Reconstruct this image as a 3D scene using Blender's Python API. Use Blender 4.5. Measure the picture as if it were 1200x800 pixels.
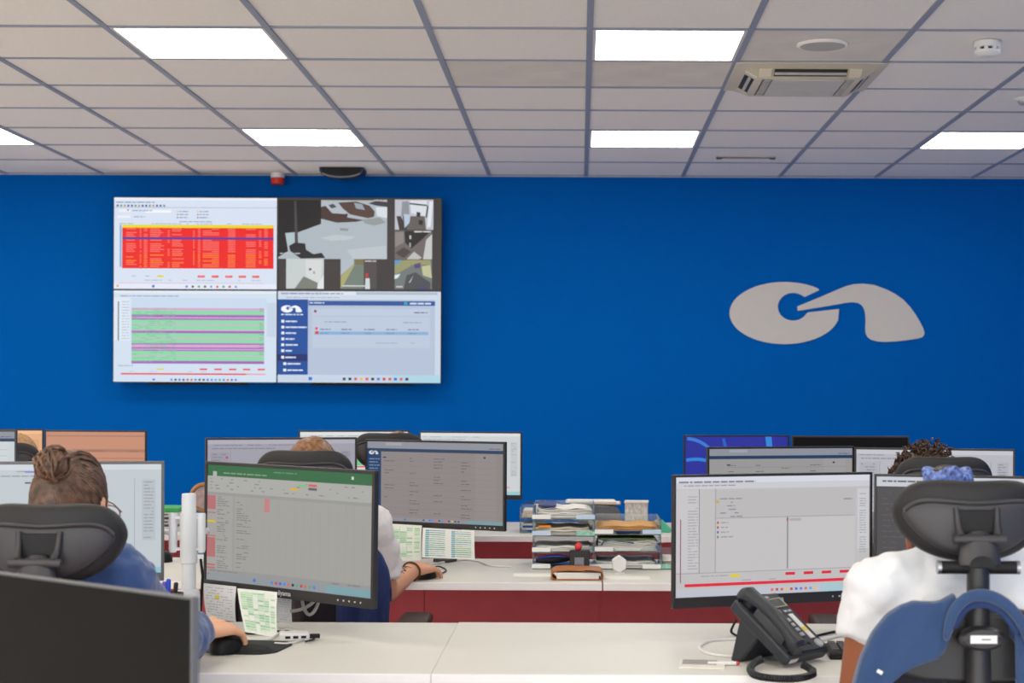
import bpy, bmesh, math, random
from mathutils import Vector, Matrix, Euler

for o in list(bpy.data.objects):
    bpy.data.objects.remove(o)
R = math.radians
SC = bpy.context.scene
COL = SC.collection

# ------------------------------------------------------------------ camera, world, exposure
F, VX, VY = 1976.0, 680.0, 462.0          # focal length and vanishing point in pixels of the 1200x800 frame
CAM = Vector((0.0, 0.0, 1.31))
ROLL = R(-0.25)
cam_d = bpy.data.cameras.new('camera')
cam = bpy.data.objects.new('camera', cam_d)
COL.objects.link(cam)
cam.location = CAM
cam.rotation_euler = (R(90), ROLL, 0)
cam_d.sensor_width = 36.0
cam_d.lens = 36.0 * F / 1200.0
cam_d.shift_x = -(VX - 600) / 1200.0
cam_d.shift_y = (VY - 400) / 1200.0
cam_d.clip_start = 0.05
cam_d.dof.use_dof = True
cam_d.dof.focus_distance = 5.0
cam_d.dof.aperture_fstop = 7.1
SC.camera = cam

DAY = 4.6                                  # bright overcast daylight outside the windows behind the camera
world = bpy.data.worlds.new('world')
SC.world = world
world.use_nodes = True
world.node_tree.nodes['Background'].inputs[0].default_value = (0.93, 0.97, 1.0, 1)
world.node_tree.nodes['Background'].inputs[1].default_value = DAY
LAMP = 10.8                                 # radiance of the ceiling panels
SC.view_settings.view_transform = 'Standard'
SC.view_settings.look = 'None'
SC.view_settings.gamma = 1.0
SC.view_settings.exposure = 0.0
SC.view_settings.use_curve_mapping = False
SC.cycles.use_denoising = True
SC.cycles.max_bounces = 8
SC.cycles.transparent_max_bounces = 32
SC.cycles.sample_clamp_indirect = 6.0


def at(px, py, d):
    """world point that shows at pixel (px, py) at distance d along the view axis"""
    u, v = (px - VX) * d / F, (py - VY) * d / F
    c, s = math.cos(ROLL), math.sin(ROLL)
    return Vector((u * c - v * s, d, CAM.z - u * s - v * c))


def wx(px, d):
    return (px - VX) * d / F


def wz(py, d):
    return CAM.z - (py - VY) * d / F


# ------------------------------------------------------------------ materials
def lin(c):
    out = []
    for v in c[:3]:
        v = v / 255.0
        out.append(v / 12.92 if v <= 0.04045 else ((v + 0.055) / 1.055) ** 2.4)
    return out


MATS = {}


def mat(name, col, rough=0.5, metal=0.0, var=0.05, scale=30.0, bump=0.0, bscale=None, spec=0.5, coat=0.0, sheen=0.0, stretch=None):
    if name in MATS:
        return MATS[name]
    m = bpy.data.materials.new(name)
    m.use_nodes = True
    nt = m.node_tree
    b = nt.nodes['Principled BSDF']
    L = lin(col)
    tc = nt.nodes.new('ShaderNodeTexCoord')
    src = tc.outputs['Object']
    if stretch:
        mp = nt.nodes.new('ShaderNodeMapping')
        mp.inputs['Scale'].default_value = stretch
        nt.links.new(src, mp.inputs['Vector'])
        src = mp.outputs['Vector']
    nz = nt.nodes.new('ShaderNodeTexNoise')
    nz.inputs['Scale'].default_value = scale
    nz.inputs['Detail'].default_value = 4
    nt.links.new(src, nz.inputs['Vector'])
    mx = nt.nodes.new('ShaderNodeMix')
    mx.data_type = 'RGBA'
    mx.inputs[6].default_value = [max(0, x * (1 - 2 * var)) for x in L] + [1]
    mx.inputs[7].default_value = [min(1, x * (1 + 2 * var)) for x in L] + [1]
    nt.links.new(nz.outputs['Fac'], mx.inputs[0])
    nt.links.new(mx.outputs[2], b.inputs['Base Color'])
    b.inputs['Roughness'].default_value = rough
    b.inputs['Metallic'].default_value = metal
    b.inputs['Specular IOR Level'].default_value = spec
    b.inputs['Coat Weight'].default_value = coat
    b.inputs['Sheen Weight'].default_value = sheen
    if bump:
        n2 = nt.nodes.new('ShaderNodeTexNoise')
        n2.inputs['Scale'].default_value = bscale or scale * 8
        n2.inputs['Detail'].default_value = 3
        nt.links.new(src, n2.inputs['Vector'])
        bp = nt.nodes.new('ShaderNodeBump')
        bp.inputs['Strength'].default_value = bump
        bp.inputs['Distance'].default_value = 0.004
        nt.links.new(n2.outputs['Fac'], bp.inputs['Height'])
        nt.links.new(bp.outputs['Normal'], b.inputs['Normal'])
    MATS[name] = m
    return m


def emit_mat(name, col, strength):
    if name in MATS:
        return MATS[name]
    m = bpy.data.materials.new(name)
    m.use_nodes = True
    b = m.node_tree.nodes['Principled BSDF']
    b.inputs['Base Color'].default_value = (0.8, 0.8, 0.8, 1)
    b.inputs['Emission Color'].default_value = lin(col) + [1]
    b.inputs['Emission Strength'].default_value = strength
    MATS[name] = m
    return m


def attr_mat(name, emit):
    """flat print or a lit screen: its colours come from the face colours of the mesh"""
    m = bpy.data.materials.new(name)
    m.use_nodes = True
    nt = m.node_tree
    b = nt.nodes['Principled BSDF']
    a = nt.nodes.new('ShaderNodeVertexColor')
    a.layer_name = 'Col'
    if emit:
        b.inputs['Base Color'].default_value = (0.012, 0.012, 0.013, 1)
        b.inputs['Roughness'].default_value = 0.45
        b.inputs['Specular IOR Level'].default_value = 0.25
        nt.links.new(a.outputs['Color'], b.inputs['Emission Color'])
        b.inputs['Emission Strength'].default_value = 1.0
    else:
        nt.links.new(a.outputs['Color'], b.inputs['Base Color'])
        b.inputs['Roughness'].default_value = 0.75
        b.inputs['Specular IOR Level'].default_value = 0.2
    m.cycles.emission_sampling = 'NONE'
    MATS[name] = m
    return m


SCREEN = attr_mat('lit_screen', True)
PRINT = attr_mat('printed_paper', False)


def acrylic():
    m = bpy.data.materials.new('clear_acrylic')
    m.use_nodes = True
    nt = m.node_tree
    for n in list(nt.nodes):
        nt.nodes.remove(n)
    out = nt.nodes.new('ShaderNodeOutputMaterial')
    tr = nt.nodes.new('ShaderNodeBsdfTransparent')
    tr.inputs[0].default_value = (0.955, 0.975, 0.975, 1)
    gl = nt.nodes.new('ShaderNodeBsdfGlossy')
    gl.inputs['Roughness'].default_value = 0.12
    gl.inputs['Color'].default_value = (0.85, 0.93, 0.95, 1)
    df = nt.nodes.new('ShaderNodeBsdfDiffuse')
    df.inputs[0].default_value = (0.72, 0.82, 0.84, 1)
    m1 = nt.nodes.new('ShaderNodeMixShader')
    m1.inputs[0].default_value = 0.10
    m2 = nt.nodes.new('ShaderNodeMixShader')
    fr = nt.nodes.new('ShaderNodeFresnel')
    fr.inputs[0].default_value = 1.49
    nt.links.new(tr.outputs[0], m1.inputs[1])
    nt.links.new(df.outputs[0], m1.inputs[2])
    nt.links.new(fr.outputs[0], m2.inputs[0])
    nt.links.new(m1.outputs[0], m2.inputs[1])
    nt.links.new(gl.outputs[0], m2.inputs[2])
    nt.links.new(m2.outputs[0], out.inputs[0])
    MATS['clear_acrylic'] = m
    return m


ACRYLIC = acrylic()


def hair_mat(name, c0, c1, scale=90):
    m = bpy.data.materials.new(name)
    m.use_nodes = True
    nt = m.node_tree
    b = nt.nodes['Principled BSDF']
    tc = nt.nodes.new('ShaderNodeTexCoord')
    nz = nt.nodes.new('ShaderNodeTexNoise')
    nz.inputs['Scale'].default_value = scale
    nz.inputs['Detail'].default_value = 5
    nt.links.new(tc.outputs['Object'], nz.inputs['Vector'])
    rp = nt.nodes.new('ShaderNodeValToRGB')
    rp.color_ramp.elements[0].position = 0.35
    rp.color_ramp.elements[1].position = 0.68
    rp.color_ramp.elements[0].color = lin(c0) + [1]
    rp.color_ramp.elements[1].color = lin(c1) + [1]
    nt.links.new(nz.outputs['Fac'], rp.inputs[0])
    nt.links.new(rp.outputs[0], b.inputs['Base Color'])
    b.inputs['Roughness'].default_value = 0.45
    MATS[name] = m
    return m


# ------------------------------------------------------------------ mesh helpers
def tag(o, label=None, cat=None, group=None, kind=None):
    if label:
        o['label'] = label
    if cat:
        o['category'] = cat
    if group:
        o['group'] = group
    if kind:
        o['kind'] = kind
    return o


def empty(name, loc, rz=0.0, label=None, cat=None, group=None, kind=None):
    o = bpy.data.objects.new(name, None)
    o.empty_display_size = 0.1
    COL.objects.link(o)
    o.location = loc
    o.rotation_euler = (0, 0, rz)
    return tag(o, label, cat, group, kind)


def link(name, me, m, parent=None, loc=None):
    o = bpy.data.objects.new(name, me)
    COL.objects.link(o)
    if m is not None and not me.materials:
        me.materials.append(m)
    if parent is not None:
        o.parent = parent
    if loc is not None:
        o.location = loc
    return o


def local(root, p):
    """a world point in the frame of a root that has only a location and a turn about z"""
    q = Vector(p) - Vector(root.location)
    return Matrix.Rotation(-root.rotation_euler.z, 3, 'Z') @ q


class MB:
    def __init__(self, M=None):
        self.v, self.f, self.M = [], [], M

    def add(self, vs, fs):
        n = len(self.v)
        if self.M is not None:
            vs = [self.M @ Vector(p) for p in vs]
        self.v += [tuple(p) for p in vs]
        self.f += [tuple(i + n for i in f) for f in fs]
        return self

    def box(self, x0, x1, y0, y1, z0, z1):
        vs = [(x, y, z) for z in (z0, z1) for y in (y0, y1) for x in (x0, x1)]
        return self.add(vs, [(0, 2, 3, 1), (4, 5, 7, 6), (0, 1, 5, 4), (2, 6, 7, 3), (0, 4, 6, 2), (1, 3, 7, 5)])

    def rings(self, rings, closed=False, caps=True):
        n = len(rings[0])
        vs = [p for r in rings for p in r]
        fs = []
        m = len(rings)
        for i in range(m if closed else m - 1):
            j = (i + 1) % m
            for k in range(n):
                l = (k + 1) % n
                fs.append((i * n + k, i * n + l, j * n + l, j * n + k))
        if caps and not closed:
            fs.append(tuple(range(n - 1, -1, -1)))
            fs.append(tuple((m - 1) * n + k for k in range(n)))
        return self.add(vs, fs)

    def cyl(self, p0, p1, r0, r1=None, n=16):
        r1 = r0 if r1 is None else r1
        return self.tube([p0, p1], [r0, r1], n)

    def tube(self, path, r, n=8, closed=False):
        P = [Vector(p) for p in path]
        rs = r if isinstance(r, (list, tuple)) else [r] * len(P)
        rings = []
        prev = None
        for i, p in enumerate(P):
            a = P[i - 1] if (i > 0 or closed) else p
            b = P[(i + 1) % len(P)] if (i < len(P) - 1 or closed) else p
            t = (b - a)
            if t.length < 1e-9:
                t = Vector((0, 0, 1))
            t.normalize()
            if prev is None:
                up = Vector((0, 0, 1)) if abs(t.z) < 0.9 else Vector((1, 0, 0))
                e = t.cross(up).normalized()
            else:
                e = prev - t * prev.dot(t)
                e = e.normalized() if e.length > 1e-6 else t.orthogonal().normalized()
            prev = e
            g = t.cross(e)
            rings.append([p + (e * math.cos(2 * math.pi * k / n) + g * math.sin(2 * math.pi * k / n)) * rs[i] for k in range(n)])
        return self.rings(rings, closed=closed)

    def lathe(self, prof, c=(0, 0, 0), n=24, axis='z'):
        rings = []
        for r, h in prof:
            ring = []
            for k in range(n):
                a = 2 * math.pi * k / n
                p = (r * math.cos(a), r * math.sin(a), h)
                if axis == 'y':
                    p = (p[0], -h, p[1])
                elif axis == 'x':
                    p = (h, p[0], p[1])
                ring.append((p[0] + c[0], p[1] + c[1], p[2] + c[2]))
            rings.append(ring)
        return self.rings(rings)

    def prism(self, pts, y0, y1):
        """polygon in the xz plane pushed from y0 to y1"""
        n = len(pts)
        vs = [(p[0], y0, p[1]) for p in pts] + [(p[0], y1, p[1]) for p in pts]
        fs = [tuple(range(n)), tuple(range(2 * n - 1, n - 1, -1))]
        for k in range(n):
            l = (k + 1) % n
            fs.append((k, k + n, l + n, l))
        return self.add(vs, fs)

    def prism_z(self, pts, z0, z1):
        n = len(pts)
        vs = [(p[0], p[1], z0) for p in pts] + [(p[0], p[1], z1) for p in pts]
        fs = [tuple(range(n - 1, -1, -1)), tuple(range(n, 2 * n))]
        for k in range(n):
            l = (k + 1) % n
            fs.append((k, l, l + n, k + n))
        return self.add(vs, fs)

    def sheet(self, grid, thick=0.0):
        """grid[i][j] of points; an open sheet, or a thin slab when thick is given"""
        a, b = len(grid), len(grid[0])
        vs = [p for r in grid for p in r]
        fs = [(i * b + j, i * b + j + 1, (i + 1) * b + j + 1, (i + 1) * b + j) for i in range(a - 1) for j in range(b - 1)]
        return self.add(vs, fs)

    def ell(self, c, r, rot=None, nu=20, nv=12):
        M = rot or Matrix.Identity(3)
        c = Vector(c)
        vs, fs = [], []
        vs.append(c + M @ Vector((0, 0, r[2])))
        for i in range(1, nv):
            t = math.pi * i / nv
            for k in range(nu):
                a = 2 * math.pi * k / nu
                vs.append(c + M @ Vector((r[0] * math.sin(t) * math.cos(a), r[1] * math.sin(t) * math.sin(a), r[2] * math.cos(t))))
        vs.append(c + M @ Vector((0, 0, -r[2])))
        for k in range(nu):
            fs.append((0, 1 + k, 1 + (k + 1) % nu))
        for i in range(nv - 2):
            for k in range(nu):
                l = (k + 1) % nu
                fs.append((1 + i * nu + k, 1 + (i + 1) * nu + k, 1 + (i + 1) * nu + l, 1 + i * nu + l))
        e = len(vs) - 1
        for k in range(nu):
            fs.append((e, 1 + (nv - 2) * nu + (k + 1) % nu, 1 + (nv - 2) * nu + k))
        return self.add(vs, fs)

    def caps(self, p0, p1, r0, r1, n=16):
        """tapered capsule"""
        p0, p1 = Vector(p0), Vector(p1)
        t = (p1 - p0).normalized()
        P, rs = [], []
        for a in (85, 60, 35, 15):
            P.append(p0 - t * r0 * math.sin(R(a)))
            rs.append(max(r0 * math.cos(R(a)), 0.0005))
        P += [p0, p1]
        rs += [r0, r1]
        for a in (15, 35, 60, 85):
            P.append(p1 + t * r1 * math.sin(R(a)))
            rs.append(max(r1 * math.cos(R(a)), 0.0005))
        return self.tube(P, rs, n)

    def mesh(self, name):
        me = bpy.data.meshes.new(name)
        me.from_pydata(self.v, [], self.f)
        bm = bmesh.new()
        bm.from_mesh(me)
        bmesh.ops.recalc_face_normals(bm, faces=bm.faces)
        bm.to_mesh(me)
        bm.free()
        me.update()
        return me

    def build(self, name, m, parent=None, loc=None, bevel=0.0, seg=2, smooth=True, angle=38, solid=0.0, subsurf=0):
        me = self.mesh(name)
        if smooth:
            for p in me.polygons:
                p.use_smooth = True
            me.set_sharp_from_angle(angle=R(angle))
        o = link(name, me, m, parent, loc)
        if solid:
            s = o.modifiers.new('solid', 'SOLIDIFY')
            s.thickness = solid
            s.offset = 0
        if bevel:
            b = o.modifiers.new('bevel', 'BEVEL')
            b.width = bevel
            b.segments = seg
            b.limit_method = 'ANGLE'
            b.angle_limit = R(40)
        if subsurf:
            s = o.modifiers.new('sub', 'SUBSURF')
            s.levels = s.render_levels = subsurf
        return o

    def remesh(self, name, m, parent=None, loc=None, voxel=0.006, it=4):
        """one continuous skin over everything added"""
        me = self.mesh('tmp')
        t = bpy.data.objects.new('tmp', me)
        COL.objects.link(t)
        r = t.modifiers.new('r', 'REMESH')
        r.mode = 'VOXEL'
        r.voxel_size = voxel
        s = t.modifiers.new('s', 'SMOOTH')
        s.factor = 0.5
        s.iterations = it
        dg = bpy.context.evaluated_depsgraph_get()
        dg.update()
        out = bpy.data.meshes.new_from_object(t.evaluated_get(dg), preserve_all_data_layers=False, depsgraph=dg)
        bpy.data.objects.remove(t)
        bpy.data.meshes.remove(me)
        out.name = name
        out.materials.clear()
        for p in out.polygons:
            p.use_smooth = True
        return link(name, out, m, parent, loc)


def text_mesh(name, body, size, m, parent, M, extrude=0.0004):
    cu = bpy.data.curves.new('t', 'FONT')
    cu.body = body
    cu.size = size
    cu.align_x = 'CENTER'
    cu.align_y = 'CENTER'
    cu.extrude = extrude
    cu.resolution_u = 2
    t = bpy.data.objects.new('t', cu)
    COL.objects.link(t)
    dg = bpy.context.evaluated_depsgraph_get()
    dg.update()
    me = bpy.data.meshes.new_from_object(t.evaluated_get(dg))
    bpy.data.objects.remove(t)
    me.materials.clear()
    me.transform(M)
    return link(name, me, m, parent)


def flat(elems, w, h, y=0.0, step=0.00025):
    """flat coloured pieces in the xz plane facing -y; (u, v) run 0..1 from the top left"""
    vs, fs, cols = [], [], []
    for i, e in enumerate(elems):
        yy = y - (step * e[3] if len(e) > 3 else step * 1)
        pts = e[1]
        n = len(vs)
        vs += [((u - 0.5) * w, yy, (0.5 - v) * h) for u, v in pts]
        fs.append(tuple(range(n, n + len(pts))))
        cols.append(lin(e[2]) + [1.0])
    return vs, fs, cols


def flat_mesh(name, elems, w, h, m, parent=None, M=None, loc=None, step=0.00025):
    vs, fs, cols = flat(elems, w, h, 0.0, step)
    if M is not None:
        vs = [tuple(M @ Vector(p)) for p in vs]
    me = bpy.data.meshes.new(name)
    me.from_pydata(vs, [], fs)
    ca = me.color_attributes.new('Col', 'FLOAT_COLOR', 'CORNER')
    for p, c in zip(me.polygons, cols):
        for li in p.loop_indices:
            ca.data[li].color = c
    return link(name, me, m, parent, loc)


def q(u0, v0, u1, v1, c, lay=1):
    return ('p', [(u0, v0), (u0, v1), (u1, v1), (u1, v0)], c, lay)


def poly(pts, c, lay=1):
    return ('p', pts, c, lay)


def words(rng, u0, v, u1, h, c, lay=2, lo=0.012, hi=0.05, gap=0.006, fill=1.0):
    out = []
    u = u0
    while u < u1:
        w = rng.uniform(lo, hi)
        if rng.random() < fill:
            out.append(q(u, v, min(u + w, u1), v + h, c, lay))
        u += w + gap
    return out


C_LOGO, N_LOGO = [], []
for a in range(-46, -46 - 308, -7):
    C_LOGO.append((365 + 297 * math.cos(R(a)), 262 + 168 * math.sin(R(a))))
C_LOGO = [(553, 138)] + C_LOGO[1:] + [(660, 240), (495, 258)]
for a in range(30, 310, 10):
    C_LOGO.append((412 + 83 * math.cos(R(a)), 228 + 75 * math.sin(R(a))))
C_LOGO.append((475, 175))
N_LOGO = [(435, 226), (560, 175), (640, 140), (695, 117), (740, 106), (790, 103), (850, 110), (920, 136), (965, 160), (1005, 188), (1045, 230), (1075, 272),
          (1100, 315), (1115, 345), (1122, 370), (1118, 382), (1108, 393), (1085, 400), (1040, 407), (980, 414), (910, 418), (865, 415), (835, 407), (814, 392), (804, 370),
          (802, 340), (804, 300), (801, 260), (795, 238), (783, 219), (762, 207), (730, 203), (690, 208), (600, 224), (520, 237), (437, 250)]


def logo(u0, v0, u1, v1, c, lay=2):
    f = lambda p: (u0 + (p[0] - 69) / 1053.0 * (u1 - u0), v0 + (p[1] - 93) / 337.0 * (v1 - v0))
    return [poly([f(p) for p in C_LOGO], c, lay), poly([f(p) for p in N_LOGO], c, lay)]

# ------------------------------------------------------------------ the room
WALL_Y, CEIL = 10.50, 2.667
X0, X1, YB = -5.6, 3.5, -2.6
M_BLUE = mat('blue_wall_paint', (0, 95, 182), 0.8, var=0.015, scale=3, bump=0.05, bscale=220, spec=0.03)
M_SIDE = mat('white_wall_paint', (238, 235, 229), 0.7, var=0.02, scale=4, bump=0.05, bscale=200)
M_TILE = mat('ceiling_tile', (248, 242, 234), 0.9, var=0.03, scale=60, bump=0.35, bscale=260)
M_TILE2 = mat('ceiling_tile_smudged', (228, 221, 211), 0.9, var=0.09, scale=5, bump=0.35, bscale=260)
M_BAR = mat('grey_ceiling_bar', (150, 156, 170), 0.5, var=0.02)
M_SLAB = mat('ceiling_slab', (232, 226, 218), 0.9, var=0.02)
M_FLOOR = mat('white_bounce_floor', (238, 234, 228), 0.5, var=0.03, scale=12)  # floor is out of view; whitened to bounce light onto the ceiling
M_WHITE = mat('white_plastic', (232, 231, 228), 0.4, var=0.01)
M_BLACK = mat('black_plastic', (20, 19, 20), 0.5, var=0.03, spec=0.3)
M_SATIN = mat('dark_grey_plastic', (66, 64, 66), 0.4, var=0.04)
M_STEEL = mat('brushed_steel', (170, 172, 176), 0.3, metal=1.0, var=0.03)

fl = MB().box(X0, X1, YB, WALL_Y, -0.05, 0).build('floor', M_FLOOR)
tag(fl, 'unseen control room floor, kept white to bounce light', 'floor', kind='structure')
WZ0, WZ1 = 0.35, 2.5
WINS = [(-5.4, -3.1), (-2.9, -0.1), (0.1, 2.9)]
for nm, boxes, m in (('wall_back', [(X0, X1, WALL_Y, WALL_Y + 0.1, 0, 2.8)], M_BLUE),
                     ('wall_front', [(X0, X1, YB - 0.1, YB, 0, WZ0), (X0, X1, YB - 0.1, YB, WZ1, 2.8), (X0, WINS[0][0], YB - 0.1, YB, WZ0, WZ1), (WINS[0][1], WINS[1][0], YB - 0.1, YB, WZ0, WZ1),
                                     (WINS[1][1], WINS[2][0], YB - 0.1, YB, WZ0, WZ1), (WINS[2][1], X1, YB - 0.1, YB, WZ0, WZ1)], M_SIDE),
                     ('wall_left', [(X0 - 0.1, X0, YB, WALL_Y, 0, 2.8)], M_SIDE),
                     ('wall_right', [(X1, X1 + 0.1, YB, WALL_Y, 0, 2.8)], M_BLUE)):  # right wall is out of view; drawn in and blue to darken that side
    w = MB()
    for bb in boxes:
        w.box(*bb)
    w = w.build(nm, m, smooth=False)
    tag(w, {'wall_back': 'deep blue painted far wall behind the screens', 'wall_right': 'unseen blue side wall set close to dim the right side', 'wall_left': 'white side wall left of the picture', 'wall_front': 'white wall with wide windows behind the camera'}[nm], 'wall', kind='structure')
for i, (a_, b_) in enumerate(WINS):
    wn = MB()
    for bb in ((a_, b_, WZ0, WZ0 + 0.06), (a_, b_, WZ1 - 0.06, WZ1), (a_, a_ + 0.06, WZ0, WZ1), (b_ - 0.06, b_, WZ0, WZ1), ((a_ + b_) / 2 - 0.03, (a_ + b_) / 2 + 0.03, WZ0, WZ1)):
        wn.box(bb[0], bb[1], YB - 0.08, YB - 0.02, bb[2], bb[3])
    wn = wn.build('window_%d' % (i + 1), M_SIDE, smooth=False)
    tag(wn, 'wide window frame in the wall behind the camera', 'window', 'windows behind the camera', 'structure')
    pd = bpy.data.lights.new('window_portal', 'AREA')
    pd.shape = 'RECTANGLE'
    pd.size, pd.size_y = b_ - a_, WZ1 - WZ0
    pd.cycles.is_portal = True
    po = bpy.data.objects.new('window_portal', pd)
    COL.objects.link(po)
    po.location = ((a_ + b_) / 2, YB - 0.01, (WZ0 + WZ1) / 2)
    po.rotation_euler = (R(90), 0, 0)
ce = MB().box(X0, X1, YB, WALL_Y, CEIL + 0.02, CEIL + 0.1).build('ceiling', M_SLAB, smooth=False)
tag(ce, 'suspended ceiling of off-white square tiles in a grey grid', 'ceiling', kind='structure')

GX = lambda k: 0.03 + 0.6 * k
GY = lambda j: 10.46 - 0.6 * j          # near side of row j is GY(j + 1)
K0, K1, J1 = -8, 5, 10
LIT = set()
for k in (-9, -6, -3, 0, 3, 6):
    for j in (2, 6, 10, 14, 18, 22):
        LIT.add((k, j))
bw = 0.012
tile_me = MB().box(bw, 0.6 - bw, bw, 0.6 - bw, 0, 0.02).mesh('ceiling_tile')
tile_me.materials.append(M_TILE)
tile_me2 = tile_me.copy()
tile_me2.materials.clear()
tile_me2.materials.append(M_TILE2)
rng = random.Random(3)
for j in range(J1):
    for k in range(K0, K1 + 1):
        if (k, j) in LIT or (k, j) == (1, 5):
            continue
        me = tile_me2 if (k, j) in ((0, 5), (1, 6), (-1, 5)) else tile_me
        o = link('ceiling_tile', me, None, ce, (GX(k), GY(j + 1), CEIL + 0.001 + rng.uniform(0, 0.0025)))
for k in range(K0, K1 + 2):
    MB().box(GX(k) - bw, GX(k) + bw, GY(J1), WALL_Y, CEIL - 0.003, CEIL + 0.02).build('grid_bar', M_BAR, ce, smooth=False)
cross_me = MB().box(GX(K0), GX(K1 + 1), -bw * 0.8, bw * 0.8, CEIL - 0.0015, CEIL + 0.02).mesh('cross_bar')
for j in range(J1 + 1):
    link('cross_bar', cross_me, M_BAR, ce, (0, GY(j), 0))
MB().box(X0, X1, WALL_Y - 0.022, WALL_Y, CEIL - 0.004, CEIL + 0.02).build('edge_trim', M_SLAB, ce, smooth=False)

# lamps
M_DIFF = emit_mat('lamp_diffuser', (255, 250, 240), LAMP)
M_LFRAME = mat('lamp_frame_white', (226, 222, 214), 0.5, var=0.01)
fr_mb = MB()
for a in (0, 1):
    fr_mb.box(0.012 if a == 0 else 0.575, 0.025 if a == 0 else 0.588, 0.012, 0.588, -0.002, 0.03)
    fr_mb.box(0.025, 0.575, 0.012 if a == 0 else 0.575, 0.025 if a == 0 else 0.588, -0.002, 0.03)
fr_me = fr_mb.mesh('lamp_frame')
df_me = MB().sheet([[(0.025, 0.025, 0.001), (0.025, 0.575, 0.001)], [(0.575, 0.025, 0.001), (0.575, 0.575, 0.001)]]).mesh('diffuser')
LAMP_LABEL = {(-3, 6): 'large lit square ceiling panel nearest the camera on the left', (0, 6): 'large lit square ceiling panel left of the air conditioner',
              (-3, 2): 'lit square ceiling panel above the video wall', (0, 2): 'lit square ceiling panel in the middle near the blue wall',
              (-6, 2): 'lit ceiling panel cut by the left edge of the picture', (3, 2): 'lit ceiling panel cut by the right edge, above the emblem'}
for (k, j) in sorted(LIT):
    if GX(k) < X0 + 0.05 or GX(k) + 0.6 > X1 or GY(j + 1) < YB:
        continue
    lab = LAMP_LABEL.get((k, j), 'lit square ceiling panel outside the picture')
    e = empty('ceiling_light', (GX(k), GY(j + 1), CEIL), 0, lab, 'ceiling light', 'square ceiling panels' if (k, j) in LAMP_LABEL else 'ceiling panels out of view')
    link('lamp_frame', fr_me, M_LFRAME, e)
    link('diffuser', df_me, M_DIFF, e)

# air conditioner cassette, tile (1, 5)
M_CREAM = mat('aged_cream_plastic', (214, 204, 178), 0.45, var=0.03, scale=8)
M_GRILLE = mat('grey_grille', (186, 182, 172), 0.6, var=0.04, scale=30)
M_SLOT = mat('dark_slot', (34, 30, 28), 0.6)
ac = empty('ceiling_cassette_unit', (GX(1) + 0.312, GY(6) + 0.318, CEIL), 0, 'cream square four-way air conditioner set flush in the ceiling', 'air conditioner')
H, HI, HC, ZL, ZC = 0.312, 0.276, 0.206, -0.012, -0.05


def ring(h, z):
    return [(-h, -h, z), (h, -h, z), (h, h, z), (-h, h, z)]


MB().rings([ring(H, 0.004), ring(H, -0.006), ring(HI, ZL), ring(HC, ZC), ring(0.19, ZC), ring(0.19, 0.004)], caps=False).build('frame', M_CREAM, ac, bevel=0.002)
sl = math.atan2(ZL - ZC, HI - HC)
sw_ = math.hypot(HI - HC, ZL - ZC)
for i in range(4):
    Mr = Matrix.Rotation(i * math.pi / 2, 4, 'Z') @ Matrix.Translation((0, -(HI + HC) / 2, (ZL + ZC) / 2)) @ Matrix.Rotation(-sl, 4, 'X')
    MB(Mr).box(-0.15, 0.15, -sw_ * 0.30, sw_ * 0.26, -0.0015, 0.004).build('air_slot', M_SLOT, ac, smooth=False)
    MB(Mr).box(-0.148, 0.148, -sw_ * 0.07, sw_ * 0.10, -0.0055, -0.001).build('air_flap', M_GRILLE, ac, bevel=0.001)
    for s in (-1, 1):
        MB(Mr).box(s * 0.185 - 0.026, s * 0.185 + 0.026, -sw_ * 0.34, sw_ * 0.34, -0.003, 0.002).build('corner_cover', M_CREAM, ac, bevel=0.002)
MB().box(-0.150, 0.150, -0.185, 0.185, ZC - 0.003, ZC + 0.01).build('filter_grille', mat('pale_grille', (206, 202, 192), 0.6, var=0.05, scale=14), ac, bevel=0.001)
for s in (-1, 1):
    for i in range(8):
        MB().box(s * 0.17 - 0.014, s * 0.17 + 0.014, -0.175 + i * 0.045, -0.175 + i * 0.045 + 0.034, ZC - 0.003, ZC + 0.01).build('side_louvre', M_GRILLE, ac, smooth=False)

# round loudspeaker grille, smoke detector, slot vent, small sensor
p = at(964, 51, 1976 * 1.357 / (462 - 51))
o = empty('ceiling_speaker', (p.x, p.y, CEIL), 0, 'flat round white ceiling speaker grille beside the air conditioner', 'speaker')
MB().lathe([(0.0001, 0.004), (0.10, 0.004), (0.10, -0.004), (0.092, -0.009), (0.088, -0.008)], n=40).build('rim', M_TILE, o)
MB().lathe([(0.0001, 0.0), (0.088, 0.0), (0.087, -0.009), (0.05, -0.0115), (0.0001, -0.012)], n=40).build('grille', M_GRILLE, o)
p = at(1157, 47, 1976 * 1.357 / (462 - 47))
o = empty('smoke_detector', (p.x, p.y, CEIL), 0, 'round white smoke detector with dark slots on the ceiling', 'smoke detector')
MB().lathe([(0.0001, 0), (0.052, 0), (0.052, -0.022), (0.05, -0.024)], n=32).build('base', M_WHITE, o)
MB().lathe([(0.0001, -0.02), (0.036, -0.02), (0.036, -0.036), (0.0001, -0.036)], n=32).build('chamber', M_SLOT, o)
MB().lathe([(0.0001, -0.034), (0.05, -0.034), (0.05, -0.044), (0.04, -0.054), (0.02, -0.058), (0.0001, -0.058)], n=32).build('cap', M_WHITE, o)
for i in range(9):
    a = 2 * math.pi * i / 9 + 0.2
    MB(Matrix.Rotation(a, 4, 'Z')).box(0.040, 0.05, -0.007, 0.007, -0.036, -0.022).build('fin', M_WHITE, o)
p = at(874, 183, 1976 * 1.357 / (462 - 183))
o = empty('slot_vent', (p.x, p.y, CEIL), 0, 'narrow dark slot vent in the ceiling near the blue wall', 'vent')
MB().box(-0.165, 0.165, -0.03, 0.03, -0.006, 0.004).build('frame', M_GRILLE, o, bevel=0.002)
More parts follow.
